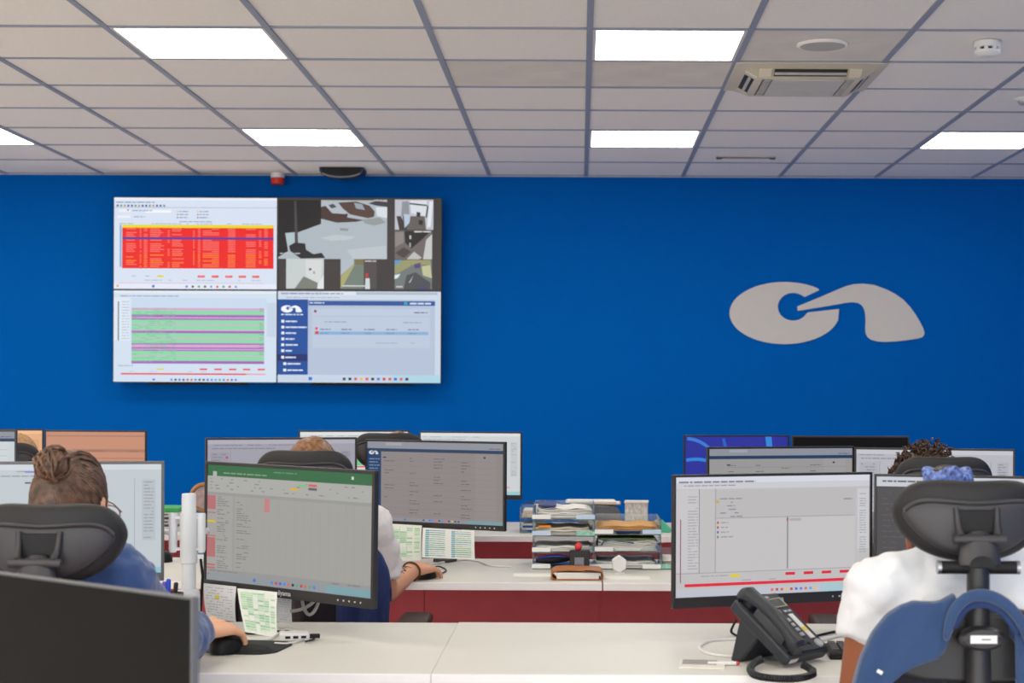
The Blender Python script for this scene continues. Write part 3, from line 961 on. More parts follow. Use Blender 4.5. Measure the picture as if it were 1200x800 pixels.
def monitor(label, pl, pr, pt, pb, d, yaw, elems, bez=(0.007, 0.007, 0.02), frame=None, roll=0.0, logo_text=None, buttons=False, group='desk monitors', off=False, z_desk=DZ, sz=(0.22, 0.17), thick=0.012, stand='foot'):
    frame = frame or M_BEZ
    ul, ur, tn = (pl - VX) / F, (pr - VX) / F, math.tan(R(yaw))
    e = tn * d * (ur - ul) / (2 - tn * (ur + ul))
    yr, yl = d + e, d - e
    xr, xl = ur * yr, ul * yl
    w = math.hypot(xr - xl, yr - yl)
    h = (pb - pt) * d / F
    xc = (xr + xl) / 2
    zc = (wz(pt, d) + wz(pb, d)) / 2 - math.sin(ROLL) * -0 - (xc * math.tan(ROLL)) 
    o = empty('monitor', (xc, d, z_desk), R(yaw), label, 'monitor', group)
    M = Matrix.Translation((0, 0, zc - z_desk)) @ Matrix.Rotation(R(roll), 4, 'Y')
    bt, bs, bb = bez
    t = MB(M)
    t.box(-w / 2, w / 2, 0.0005, thick, -h / 2, h / 2)
    t.build('housing', frame, o, bevel=0.002)
    MB(M).box(-w * 0.36, w * 0.36, thick, thick + 0.03, -h * 0.38, h * 0.36).build('rear_cover', M_BLACK, o, bevel=0.008)
    for nm, b in (('top_bezel', (-w / 2, w / 2, h / 2 - bt, h / 2)), ('bottom_bezel', (-w / 2, w / 2, -h / 2, -h / 2 + bb)),
                  ('side_bezel', (-w / 2, -w / 2 + bs, -h / 2 + bb, h / 2 - bt)), ('side_bezel', (w / 2 - bs, w / 2, -h / 2 + bb, h / 2 - bt))):
        MB(M).box(b[0], b[1], -0.004, 0.002, b[2], b[3]).build(nm, frame, o, bevel=0.001)
    if off:
        MB(M).box(-w / 2 + bs, w / 2 - bs, -0.0015, 0.0006, -h / 2 + bb, h / 2 - bt).build('display', mat('dark_screen', (17, 16, 17), 0.4, var=0.02, spec=0.1), o, smooth=False)
    else:
        M2 = M @ Matrix.Translation((0, -0.0002, (bb - bt) / 2))
        flat_mesh('display', elems, w - 2 * bs, h - bb - bt, SCREEN, o, M2)
    if logo_text:
        Mt = M @ Matrix.Translation((0, -0.0045, -h / 2 + bb / 2)) @ Matrix.Rotation(R(90), 4, 'X')
        text_mesh('logo', logo_text, bb * 0.72, M_MARK, o, Mt)
    if buttons:
        for i in range(5):
            MB(M).lathe([(0.0001, 0), (0.0022, 0), (0.0022, 0.0008), (0.0001, 0.0008)], c=(w / 2 - 0.11 + i * 0.018, -0.004, -h / 2 + bb / 2), n=10, axis='y').build('button', M_MARK, o)
    if stand == 'foot':
        MB().box(-0.035, 0.035, thick + 0.028, thick + 0.05, 0.008, zc - z_desk).build('stand_neck', M_SATIN, o, bevel=0.004)
        MB().box(-sz[0] / 2, sz[0] / 2, -sz[1] / 2 + 0.04, sz[1] / 2 + 0.03, 0.0, 0.01).build('stand_base', M_SATIN, o, bevel=0.004)
    elif stand == 'clamp':
        MB().cyl((0, thick + 0.06, 0.004), (0, thick + 0.06, zc - z_desk + 0.05), 0.013).build('stand_pole', M_SATIN, o)
        MB().box(-0.03, 0.03, thick + 0.03, thick + 0.09, 0.0, 0.012).build('desk_clamp', M_SATIN, o, bevel=0.003)
        MB().box(-0.04, 0.04, thick + 0.028, thick + 0.06, zc - z_desk - 0.04, zc - z_desk + 0.04).build('mount_plate', M_SATIN, o, bevel=0.003)
    elif stand == 'thin':
        MB().cyl((0.048, thick + 0.05, 0.002), (0.075, thick + 0.035, zc - z_desk), 0.0065).build('stand_leg', M_STEEL, o)
        MB().cyl((-0.012, thick + 0.10, 0.002), (-0.03, thick + 0.035, zc - z_desk), 0.0065).build('stand_leg', M_STEEL, o)
    else:
        MB().box(-0.05, 0.05, thick + 0.028, thick + 0.036, zc - z_desk - 0.05, zc - z_desk + 0.05).build('mount_plate', M_WHITE, o, bevel=0.002)
    o['w'], o['h'] = w, h
    return o, M, w, h


D1, D2, D3 = 4.03, 5.66, 7.28
rg = random.Random
mon_sheet = monitor('front monitor showing a spreadsheet under a green title bar', 241, 440, 545.5, 701, D1, -36, scr_sheet(rg(1)), bez=(0.008, 0.008, 0.024), roll=0.7, logo_text='iiyama', buttons=True, stand='arm')
monitor('front monitor with a grey window and a red bar, above the telephone', 789.5, 1022, 554.5, 707.5, D1 - 0.02, 22, scr_console(rg(2)), bez=(0.006, 0.006, 0.025), logo_text='iiyama', buttons=True, stand='thin')
monitor('front monitor at the left edge behind the woman with a bun', -44, 193, 540.5, 682, D1, 11,
        scr_plain(rg(3), (190, 198, 203), (150, 156, 166), [((0.80, 0.79, 0.86, 0.81), (220, 70, 80)), ((0.87, 0.85, 0.9, 0.865), (220, 70, 80)), ((0.30, 0.16, 0.33, 0.175), (90, 94, 104)), ((0.3, 0.06, 0.42, 0.075), (120, 130, 200)), ((0.88, 0.95, 1, 1), (140, 190, 206))]), frame=M_BEZG, stand='arm')
dark = [q(0, 0, 1, 1, (70, 68, 70), 0), q(0, 0, 1, 0.08, (196, 198, 206), 1), q(0.62, 0.08, 1, 1, (188, 192, 202), 1)] + words(rg(4), 0.03, 0.03, 0.3, 0.014, (90, 90, 110), 2)
for i in range(18):
    dark += words(rg(40 + i), 0.03, 0.13 + i * 0.045, 0.4, 0.012, (82, 80, 82), 2, fill=0.6) + words(rg(60 + i), 0.65, 0.13 + i * 0.045, 0.97, 0.012, (120, 122, 138), 2, fill=0.6)
monitor('front monitor with a dark grey window, behind the right chair', 1025, 1258, 557, 716, D1, -16, dark, bez=(0.006, 0.006, 0.025))
mon_form = monitor('second-row monitor with a grey form page and paper sheets hung below', 429, 592.5, 516, 618.5, D2, -28, scr_form(rg(5)), bez=(0.007, 0.007, 0.018), buttons=True, stand='clamp')
monitor('second-row monitor with a pale lilac window behind the spreadsheet screen', 241, 418.5, 512.5, 618, D2, 20,
        scr_plain(rg(6), (158, 156, 168), (124, 122, 140), [((0.12, 0.2, 0.135, 0.225), (180, 70, 100)), ((0.12, 0.27, 0.135, 0.295), (180, 70, 100))]))
monitor('second-row monitor with a teal stripe above the right front screen', 829, 1001, 523, 627, D2, 18, scr_form(rg(7), (150, 148, 148), side=False))
tool = scr_plain(rg(8), (178, 178, 186), (130, 130, 146), [((0.22, 0.2 + i * 0.04, 0.235, 0.22 + i * 0.04), (206, 150, 90)) for i in range(6)])
monitor('second-row monitor with a pale window behind the curly-haired person', 1001.5, 1190, 525, 632, D2, -14, tool)
monitor('second-row monitor with a dark blue stripe at the far left edge', -150, 20, 503, 606, D2, 6, scr_form(rg(9), (196, 204, 206), side=False))
RB = [((0.7, 0.75, 0.8, 0.78), (220, 60, 70)), ((0.62, 0.82, 0.8, 0.835), (220, 60, 70))]
monitor('third-row monitor with white page left of the one beside the wall trays', 350, 480, 504, 583, D3, 14, scr_plain(rg(10), (206, 210, 208), (160, 164, 168), [((0.5, 0.45, 0.8, 0.55), (110, 200, 140)), ((0.5, 0.56, 0.8, 0.58), (226, 60, 60))]))
monitor('third-row monitor with white page and red marks, near the paper trays', 491.5, 612, 505.5, 584.5, D3, -10, scr_plain(rg(11), (202, 206, 208), (160, 164, 168), [((0.8, 0.82, 0.86, 0.85), (226, 50, 60)), ((0.7, 0.875, 0.9, 0.885), (226, 50, 60)), ((0.75, 0.945, 1, 1), (150, 200, 206))]))
monitor('third-row monitor with an orange peach screen at the far left', -70, 51.5, 502.5, 582, D3, 12, scr_plain(rg(12), (226, 172, 128), (206, 152, 112), [((0.72, 0.15, 0.84, 0.24), (30, 150, 90)), ((0.86, 0.86, 0.93, 0.9), (226, 60, 50))]))
monitor('third-row monitor with a dull salmon screen beside the blue wall', 52.5, 172, 504, 583, D3, -3, [q(0, 0, 1, 1, (196, 140, 114), 0), q(0.0, 0.06, 1, 0.075, (160, 116, 104)), q(0.27, 0.28, 1, 0.33, (170, 122, 102)), q(0.27, 0.42, 1, 0.44, (176, 126, 106))] + words(rg(13), 0.3, 0.3, 0.95, 0.02, (150, 108, 94), 2, fill=0.7))
monitor('third-row monitor with a blue swirl wallpaper', 801.5, 925, 509.5, 590, D3, 10, scr_wall(rg(14)))
monitor('third-row monitor switched off, right of the blue wallpaper screen', 928, 1066, 510.5, 592, D3, 0, [], off=True)
monitor('large switched-off black monitor filling the lower left corner', -60, 229, 679.4, 944, 2.2, -40, [], bez=(0.003, 0.003, 0.012), frame=M_BEZG, off=True, sz=(0.2, 0.16), thick=0.008)

# ------------------------------------------------------------------ video wall
DW = 10.37
M_VB = mat('video_wall_edge', (22, 22, 24), 0.4)
xs = (132.8, 325.5, 517.5)
ys = (231.0, 339.8, 448.6)
PIC = ((scr_alarm, 'upper left video wall display with a red alarm table'), (scr_cctv, 'upper right video wall display with security camera views'),
       (scr_green, 'lower left video wall display with green and purple rows'), (scr_portal, 'lower right video wall display with a blue menu page'))
c = at(325, 340, DW)
for n_, (fn, lab) in enumerate(PIC):
    i, j = n_ % 2, n_ // 2
    w = (xs[2] - xs[0]) / 2 * DW / F
    h = (ys[2] - ys[0]) / 2 * DW / F
    e = empty('video_wall_display', (c.x + (i - 0.5) * w, DW, c.z + (0.5 - j) * h - 0.5 * h), 0, lab, 'display', 'video wall displays')
    M = Matrix.Translation((0, 0, 0.5 * h))
    MB(M).box(-w / 2 + 0.0005, w / 2 - 0.0005, 0.001, 0.06, -h / 2 + 0.0005, h / 2 - 0.0005).build('housing', M_VB, e, bevel=0.002)
    for b in ((-w / 2, w / 2, h / 2 - 0.005, h / 2), (-w / 2, w / 2, -h / 2, -h / 2 + 0.005), (-w / 2, -w / 2 + 0.004, -h / 2, h / 2), (w / 2 - 0.004, w / 2, -h / 2, h / 2)):
        MB(M).box(b[0], b[1], -0.003, 0.0012, b[2], b[3]).build('bezel', M_VB, e, smooth=False)
    flat_mesh('display', fn(rg(20 + n_)), w - 0.008, h - 0.01, SCREEN, e, M @ Matrix.Translation((0, -0.0003, 0)), step=0.0004)
    MB(M).box(-w * 0.3, w * 0.3, 0.06, WALL_Y - DW, -h * 0.52 if j else -h * 0.3, h * 0.3).build('wall_mount', M_BLACK, e)

# ------------------------------------------------------------------ chairs
M_PAD = mat('black_leatherette', (27, 26, 28), 0.6, var=0.05, scale=40, bump=0.12, bscale=500)
M_SHELL = mat('grey_moulded_plastic', (54, 52, 55), 0.42, var=0.03)
M_CH = mat('charcoal_plastic', (44, 42, 44), 0.42, var=0.03)
M_NET = mat('navy_black_mesh', (30, 31, 42), 0.8, var=0.25, scale=420, bump=0.5, bscale=500)
M_SEAT = mat('black_seat_fabric', (32, 31, 34), 0.9, var=0.1, scale=200, bump=0.2)
M_ARMP = mat('brown_black_pad', (46, 41, 39), 0.35, var=0.04)


def sup(a, n):
    c, s = math.cos(a), math.sin(a)
    return (math.copysign(abs(c) ** (2 / n), c), math.copysign(abs(s) ** (2 / n), s))


def wing(W, top, bot, thick, y0, bow, n=3.0, seg=28, k=24, taper=1.0):
    """a curved cushion: cross sections in yz swept along x; top(s), bot(s) give the outline"""
    rings = []
    for i in range(seg + 1):
        s = -1 + 2 * i / seg
        s2 = math.sin(s * math.pi / 2)
        e = math.sqrt(max(0.0004, 1 - abs(s2) ** 7))
        zt, zb = top(s2), bot(s2)
        zc, hh = (zt + zb) / 2, (zt - zb) / 2
        ring = []
        for j in range(k):
            a = 2 * math.pi * j / k
            cy, cz = sup(a, n)
            ring.append((s2 * W, y0 + bow * s2 * s2 + cy * thick / 2 * (0.35 + 0.65 * e), zc + cz * hh * e))
        rings.append(ring)
    return MB().rings(rings)


def chair(label, x, y, rz=0.0, hz=1.155, bz=0.925, mark=False, full=True):
    """office chair facing +y, hz is the top of the head rest, bz the top of the back"""
    o = empty('office_chair', (x, y, 0), rz, label, 'chair', 'black mesh office chairs')
    for i in range(5):
        a = 2 * math.pi * i / 5 + 0.3
        c, s = math.cos(a), math.sin(a)
        MB().tube([(0.03 * c, 0.03 * s, 0.105), (0.16 * c, 0.16 * s, 0.10), (0.285 * c, 0.285 * s, 0.075)], [0.024, 0.02, 0.014], 10).build('base_leg', M_CH, o)
        MB(Matrix.Translation((0.285 * c, 0.285 * s, 0.03)) @ Matrix.Rotation(a, 4, 'Z')).lathe([(0.0001, -0.022), (0.026, -0.022), (0.03, -0.016), (0.03, 0.016), (0.026, 0.022), (0.0001, 0.022)], n=18, axis='x').build('caster', M_BLACK, o)
    MB().cyl((0, 0, 0.08), (0, 0, 0.24), 0.03).cyl((0, 0, 0.24), (0, 0, 0.375), 0.016).build('gas_lift', M_CH, o)
    MB().box(-0.11, 0.11, -0.16, 0.12, 0.355, 0.395).build('seat_mechanism', M_CH, o, bevel=0.01)
    MB().box(-0.235, 0.235, -0.215, 0.24, 0.385, 0.445).build('seat', M_SEAT, o, bevel=0.028, seg=4)
    for s in (-1, 1):
        MB().tube([(s * 0.12, 0.0, 0.375), (s * 0.27, 0.0, 0.38), (s * 0.285, 0.0, 0.42), (s * 0.285, -0.01, 0.63)], [0.016, 0.018, 0.018, 0.017], 12).build('arm_post', M_CH, o)
        MB().box(s * 0.285 - 0.045, s * 0.285 + 0.045, -0.13, 0.13, 0.63, 0.665).build('arm_pad', M_ARMP, o, bevel=0.014, seg=3)
    # back: frame loop, mesh, top arch plate, spine
    loop = []
    for i in range(36):
        a = 2 * math.pi * i / 36
        cx, cz = sup(a, 3.2)
        z = (bz + 0.47) / 2 + cz * (bz - 0.47) / 2
        loop.append((cx * 0.19, -0.235 + 0.05 * cx * cx - 0.03 * math.sin((z - 0.45) / 0.5 * math.pi), z))
    MB().tube(loop, 0.0125, 10, closed=True).build('back_frame', M_CH, o)
    g = []
    for i in range(13):
        row = []
        t = -1 + 2 * i / 12
        for j in range(15):
            u = -1 + 2 * j / 14
            lim = (1 - abs(t) ** 3.2) ** (1 / 3.2) if abs(t) < 1 else 0.0
            z = (bz + 0.47) / 2 + t * (bz - 0.47) / 2
            cx = u * lim
            row.append((cx * 0.187, -0.235 + 0.05 * cx * cx - 0.03 * math.sin((z - 0.45) / 0.5 * math.pi), z))
        g.append(row)
    MB().sheet(g).build('back_mesh', M_NET, o, solid=0.003)
    arch = []
    for i in range(13):
        a = math.pi * i / 12
        arch.append((0.15 * math.cos(a) , bz - 0.085 + 0.088 * math.sin(a) ** 0.8))
    arch += [(-0.15, bz - 0.10), (-0.09, bz - 0.115), (0.0, bz - 0.12), (0.09, bz - 0.115), (0.15, bz - 0.10)]
    MB(Matrix.Translation((0, -0.262, 0))).prism(arch, -0.012, 0.012).build('arch_plate', M_CH, o, bevel=0.006)
    yb = -0.285
    top = hz - 0.155
    MB().tube([(0, -0.10, 0.37), (0, -0.24, 0.39), (0, yb - 0.005, 0.47), (0, yb - 0.012, 0.70), (0, yb, bz), (0, yb, top)], [0.022, 0.024, 0.024, 0.024, 0.0205, 0.020], 16).build('spine_post', M_CH, o)
    hub = MB(Matrix.Translation((0, yb - 0.02, bz - 0.035))).lathe([(0.0001, 0.022), (0.032, 0.021), (0.041, 0.014), (0.042, 0.0), (0.0001, -0.012)], n=32, axis='y')
    hub.v = [(px * 1.02, py, (pz - (bz - 0.035)) * 0.5 + bz - 0.035) for px, py, pz in hub.v]
    hb = hub.build('hub', M_CH, o)
    if mark:
        MB().box(-0.023, 0.023, yb - 0.0445, yb - 0.0425, bz - 0.042, bz - 0.028).build('label_plate', M_WHITE, hb)
        MB().box(-0.004, 0.012, yb - 0.0448, yb - 0.0444, bz - 0.036, bz - 0.034).build('label_print', M_SATIN, hb)
    # head rest pivot
    zp = top
    pb = MB().cyl((-0.066, yb, zp), (0.066, yb, zp), 0.0115, n=18).build('pivot_bar', M_BLACK, o)
    for s in (-1, 1):
        MB().cyl((s * 0.066, yb, zp), (s * 0.072, yb, zp), 0.012, n=18).build('end_cap', M_STEEL, pb)
    yh = yb - 0.012
    dome = []
    for i in range(9):
        t = i / 8
        z = zp + 0.006 + 0.058 * t
        r = 0.033 * math.sqrt(max(0.0, 1 - (t * 0.97) ** 2.2)) + 0.004
        dome.append([(r * math.cos(2 * math.pi * k / 20), yh + 0.014 * t + 0.55 * r * math.sin(2 * math.pi * k / 20), z) for k in range(20)])
    MB().rings(dome).build('neck_cover', M_SHELL, o)
    MB().prism([(0.022 * math.cos(math.pi * i / 10), zp + 0.003 + 0.02 * math.sin(math.pi * i / 10)) for i in range(11)], yh - 0.0225, yh - 0.0165).build('neck_slot', M_BLACK, o)
    # head rest
    zt, zb = hz, hz - 0.15
    ftop = lambda s: zt - 0.006 * (1 - s * s) ** 2 - 0.020 * s ** 4
    fbot = lambda s: zb + 0.045 * abs(s) ** 2.2
    yp = -0.235
    wing(0.134, ftop, fbot, 0.055, yp, 0.035).build('headrest_pad', M_PAD, o)
    ft2 = lambda s: zt - 0.043 + 0.010 * abs(s) ** 1.5 - 0.012 * s ** 6
    fb2 = lambda s: zb + 0.011 + 0.055 * abs(s) ** 2.0
    wing(0.123, ft2, fb2, 0.022, yp - 0.026, 0.026, n=2.6).build('headrest_shell', M_SHELL, o)
    rim = []
    for i in range(33):
        s = -0.985 + 1.97 * i / 32
        e = math.sqrt(max(0.0, 1 - abs(s) ** 7))
        zz = (ft2(s) + fb2(s)) / 2 + (ft2(s) - fb2(s)) / 2 * e
        rim.append((s * 0.124, yp - 0.033 + 0.026 * s * s, zz))
    MB().tube(rim, 0.0036, 8).build('shell_rim', M_SHELL, o)
    for s in (-1, 1):
        MB().tube([(s * 0.036, yp - 0.036, zt - 0.052), (s * 0.034, yp - 0.046, zt - 0.085), (s * 0.032, yh + 0.002, zp + 0.054)], [0.005, 0.006, 0.008], 10).build('bracket_rib', M_SHELL, o)
    MB().cyl((-0.046, yh + 0.002, zp + 0.05), (0.046, yh + 0.002, zp + 0.05), 0.0085, n=16).build('bracket_bar', M_SHELL, o)
    MB().box(-0.036, 0.036, yp - 0.040, yp - 0.030, zp + 0.058, zt - 0.055).build('bracket_well', M_BLACK, o, bevel=0.002)
    return o


HX = -0.29     # head rest lies this far behind the chair centre
CH_L = chair('black office chair of the woman with a bun, front left', wx(43, 2.95), 2.95 - HX, hz=1.116)
CH_R = chair('black office chair with a blue sweater over its back, front right', wx(1148, 2.95), 2.95 - HX, hz=1.165, bz=0.925, mark=True)
CH_2 = chair('black chair of the brown-haired person behind the spreadsheet screen', wx(351, 4.58), 4.58 - HX, hz=1.158)
CH_4 = chair('black chair of the curly-haired person behind the dark screen', wx(1114, 4.58), 4.58 - HX, hz=1.148)
CH_3 = chair('far black chair behind the second-row form screen', wx(453, 6.25), 6.25 - HX, hz=1.168)
CH_5 = chair('far black chair before the peach screen at the far left', wx(-4, 6.25), 6.25 - HX, hz=1.125)

# ------------------------------------------------------------------ people
def hand(b, W, Fd, N, right=True, curl=(16, 36, 30), sc=1.0, spread=2.2):
    """palm, four fingers and a thumb; W wrist, Fd forward, N out of the back of the hand"""
    W, Fd, N = Vector(W), Vector(Fd).normalized(), Vector(N).normalized()
    N = (N - Fd * N.dot(Fd)).normalized()
    S = Fd.cross(N)
    if not right:
        S = -S
    offs = (-0.0315, -0.0105, 0.0105, 0.0305)
    kn = (0.082, 0.088, 0.083, 0.074)
    ln = (0.95, 1.08, 1.0, 0.8)
    for i in range(4):
        K = W + (Fd * kn[i] + S * offs[i] + N * 0.006) * sc
        b.caps(W + (Fd * 0.012 + S * offs[i] * 0.55) * sc, K, 0.0145 * sc, 0.0105 * sc, 12)
        p, ang = K, 0.0
        sd = S * (offs[i] * 2.2 * spread)
        for j, (l, r0, r1) in enumerate(((0.042, 0.0090, 0.0080), (0.026, 0.0080, 0.0073), (0.021, 0.0073, 0.0064))):
            ang += curl[j]
            dr = (Fd * math.cos(R(ang)) - N * math.sin(R(ang)) + sd).normalized()
            p2 = p + dr * l * ln[i] * sc
            b.caps(p, p2, r0 * sc, r1 * sc, 10)
            p = p2
    t0 = W + (Fd * 0.022 - S * 0.020 - N * 0.004) * sc
    t1 = W + (Fd * 0.050 - S * 0.047 - N * 0.014) * sc
    t2 = W + (Fd * 0.080 - S * 0.054 - N * 0.020) * sc
    t3 = W + (Fd * 0.104 - S * 0.050 - N * 0.024) * sc
    b.caps(t0, t1, 0.0145 * sc, 0.0115 * sc, 10).caps(t1, t2, 0.0105 * sc, 0.0095 * sc, 10).caps(t2, t3, 0.0095 * sc, 0.0075 * sc, 10)


CREASE = bpy.data.textures.new('creases', 'CLOUDS')
CREASE.noise_scale = 0.05
CREASE.noise_depth = 2


def skin(name, c):
    return mat(name, c, 0.5, var=0.05, scale=25, bump=0.06, bscale=300)


def headM(c, tilt, turn=0.0):
    return Matrix.Translation(c) @ Matrix.Rotation(R(turn), 4, 'Z') @ Matrix.Rotation(R(-tilt), 4, 'X')


def person(label, base, skin_m, shirt_m, trouser_m, head, tilt, turn, sh, arms, sleeve, shirt_name='shirt', waist=0.135, voxel=0.006, hr=(0.074, 0.094, 0.108)):
    """base: world floor point under the hips; sh: (left, right) shoulders; arms: per side (elbow, wrist, forward, normal) in world"""
    B = Vector(base)
    L = lambda p: Vector(p) - B
    hc = L(head)
    HM = headM(hc, tilt, turn)
    b = MB()
    shl, shr = L(sh[0]), L(sh[1])
    mid = (shl + shr) / 2
    zsh = mid.z
    # torso
    def torso(bb, g):
        prof = [(0.50, 0.0, 0.155, 0.115), (0.56, -0.01, 0.165, 0.118), (0.64, -0.03, waist, 0.10), (0.74, -0.04, waist + 0.015, 0.105),
                (zsh - 0.10, mid.y - 0.01, 0.165, 0.108), (zsh - 0.03, mid.y, 0.150, 0.085), (zsh + 0.015, mid.y + 0.005, 0.10, 0.065)]
        rings = [[(mid.x * min(1, (z - 0.5) / 0.4) + (rx + g) * sup(2 * math.pi * k / 28, 2.3)[0], y + (ry + g) * sup(2 * math.pi * k / 28, 2.3)[1], z) for k in range(28)] for z, y, rx, ry in prof]
        bb.rings(rings)
        bb.caps(shl + Vector((0.02, 0, -0.012)), mid + Vector((0, 0, 0.005)), 0.052 + g, 0.062 + g)
        bb.caps(shr + Vector((-0.02, 0, -0.012)), mid + Vector((0, 0, 0.005)), 0.052 + g, 0.062 + g)
    torso(b, 0.0)
    b.ell((0, 0, 0.54), (0.175, 0.14, 0.105))
    nb = mid + Vector((0, 0.0, -0.01))
    b.caps(nb, HM @ Vector((0, -0.03, -0.07)), 0.058, 0.052)
    # head with a face
    rot = HM.to_3x3()
    E = lambda c, r: b.ell(HM @ Vector(c), r, rot, 16, 10)
    E((0, 0.0, 0.0), hr)
    E((0, 0.032, -0.055), (0.055, 0.06, 0.062))
    E((0, 0.078, -0.085), (0.028, 0.022, 0.022))
    b.caps(HM @ Vector((0, 0.092, 0.012)), HM @ Vector((0, 0.112, -0.024)), 0.008, 0.013)
    for s in (-1, 1):
        E((s * 0.032, 0.082, 0.022), (0.022, 0.012, 0.009))
        E((s * 0.032, 0.082, 0.004), (0.014, 0.012, 0.009))
        E((s * 0.046, 0.066, -0.028), (0.022, 0.022, 0.018))
        E((s * (hr[0] + 0.003), -0.002, -0.012), (0.009, 0.02, 0.033))
        E((s * (hr[0] + 0.007), -0.008, -0.002), (0.007, 0.015, 0.02))
    E((0, 0.094, -0.053), (0.024, 0.01, 0.006))
    E((0, 0.092, -0.066), (0.021, 0.01, 0.007))
    # legs
    for s in (-1, 1):
        b.caps((s * 0.09, 0.02, 0.53), (s * 0.12, 0.40, 0.50), 0.082, 0.058)
        b.caps((s * 0.12, 0.40, 0.49), (s * 0.12, 0.36, 0.10), 0.055, 0.036)
        b.caps((s * 0.12, 0.33, 0.05), (s * 0.125, 0.50, 0.035), 0.036, 0.03)
    jo = []
    for side, S0, (el, wr, fd, nm) in ((-1, shl, arms[0]), (1, shr, arms[1])):
        el, wr = L(el), L(wr)
        b.caps(S0 + Vector((0, 0, -0.01)), el, 0.048, 0.037)
        b.caps(el, wr, 0.037, 0.024)
        hand(b, wr, fd, nm, right=(side == 1))
        jo.append((S0, el, wr))
    me = b.remesh('person', skin_m, None, B, voxel=voxel, it=3)
    tag(me, label, 'person')
    # shirt
    t = MB()
    torso(t, 0.013)
    t.ell((0, 0, 0.56), (0.182, 0.145, 0.085))
    for (S0, el, wr), kind in zip(jo, (sleeve, sleeve)):
        if kind == 'long':
            t.caps(S0 + Vector((0, 0, -0.008)), el, 0.064, 0.054)
            dv = (wr - el)
            t.ell(el, (0.054, 0.054, 0.054))
            t.tube([el, el + dv * 0.5, el + dv * 0.90, el + dv * 0.94], [0.052, 0.046, 0.037, 0.034], 18)
        else:
            dv = el - S0
            t.caps(S0 + Vector((0, 0, -0.006)), S0 + dv * 0.3, 0.054, 0.052)
            t.tube([S0 + dv * 0.1, S0 + dv * 0.40, S0 + dv * kind], [0.052, 0.054, 0.058], 18)
    sm = t.remesh(shirt_name, shirt_m, me, None, voxel=0.0075, it=5)
    wr_ = sm.modifiers.new('creases', 'DISPLACE')
    wr_.texture = CREASE
    wr_.strength = 0.028
    wr_.mid_level = 0.30
    # collar
    cl = []
    for k in range(28):
        a = 2 * math.pi * k / 28
        cl.append(nb + Vector((0.062 * math.cos(a), 0.01 + 0.062 * math.sin(a), 0.055 + 0.012 * -math.sin(a))))
    MB().tube(cl, 0.012, 10, closed=True).build('collar', shirt_m, sm)
    tr = MB()
    for s in (-1, 1):
        tr.caps((s * 0.09, 0.0, 0.53), (s * 0.12, 0.40, 0.50), 0.092, 0.068)
        tr.tube([(s * 0.12, 0.40, 0.53), (s * 0.12, 0.385, 0.35), (s * 0.12, 0.36, 0.09)], [0.066, 0.062, 0.055], 18)
    tr.ell((0, 0, 0.53), (0.185, 0.15, 0.105))
    tr.remesh('trousers', trouser_m, me, None, voxel=0.012, it=4)
    for s in (-1, 1):
        MB().caps((s * 0.12, 0.32, 0.042), (s * 0.126, 0.52, 0.036), 0.042, 0.036).build('shoe', M_BLACK, me)
    return me, HM, jo, sm


def on_skull(HM, dr, hr, k=1.03, off=(0, -0.006, 0.004)):
    d = Vector(dr).normalized()
    return HM @ (Vector((d.x * hr[0], d.y * hr[1], d.z * hr[2])) * k + Vector(off))


def cap(HM, hr, k=1.04, yb=-0.012, zcut=-0.6, front=0.55):
    """hair cap over the skull, open at the face and the nape"""
    g = MB()
    n, m = 40, 18
    grid = []
    for i in range(m + 1):
        row = []
        for j in range(n + 1):
            a = 2 * math.pi * j / n
            fwd = math.sin(a)                       # +1 towards the face
            low = zcut + (front - zcut) * max(0.0, (fwd + 0.25) / 1.25) ** 0.7 if fwd > -0.25 else zcut
            z = 1 - (1 - low) * (i / m)
            r = math.sqrt(max(0, 1 - z * z))
            row.append(on_skull(HM, (r * math.cos(a), r * math.sin(a), z), hr, k, (0, yb * 0.6, 0.004)))
        grid.append(row)
    return g.sheet(grid)


HR = (0.074, 0.094, 0.108)
HR1 = (0.062, 0.088, 0.098)
rng = random.Random(11)
# --- woman with a bun, front left
H1 = hair_mat('brown_hair', (64, 43, 32), (126, 92, 70), 45)
SK1 = skin('light_skin', (232, 176, 140))
SW1 = mat('blue_sweatshirt', (52, 80, 132), 0.85, var=0.06, scale=60, bump=0.25, bscale=260, sheen=0.3)
TR1 = mat('dark_denim', (38, 44, 62), 0.85, var=0.08, scale=90)
hd = at(82, 590, 3.46)
bx = hd.x
w1, HM1, jo1, sm1 = person('woman with a brown hair bun in a blue sweatshirt, front left', (bx, 3.22, 0), SK1, SW1, TR1, hd, 20, -4,
    ((bx - 0.175, 3.17, 0.965), (bx + 0.18, 3.17, 0.965)),
    (((bx - 0.26, 3.30, 0.80), (bx - 0.16, 3.58, 0.775), (0.3, 0.95, -0.1), (0, 0, 1)),
     ((bx + 0.215, 3.36, 0.795), (at(233, 755, 3.62).x, 3.615, 0.80), (0.46, 0.88, -0.05), (0.0, -0.5, 0.87))), 'long', 'sweatshirt', voxel=0.0040, hr=(0.062, 0.088, 0.098))
base1 = Vector(w1.location)
HMl = Matrix.Translation(-base1) @ Matrix.Identity(4)
hair = cap(HM1, HR1, 1.045, zcut=-0.55, front=0.45).build('hair', H1, w1, solid=0.008)
bunc = at(61, 544, 3.365) - base1
bund = (HM1.inverted() @ bunc)
st = MB()
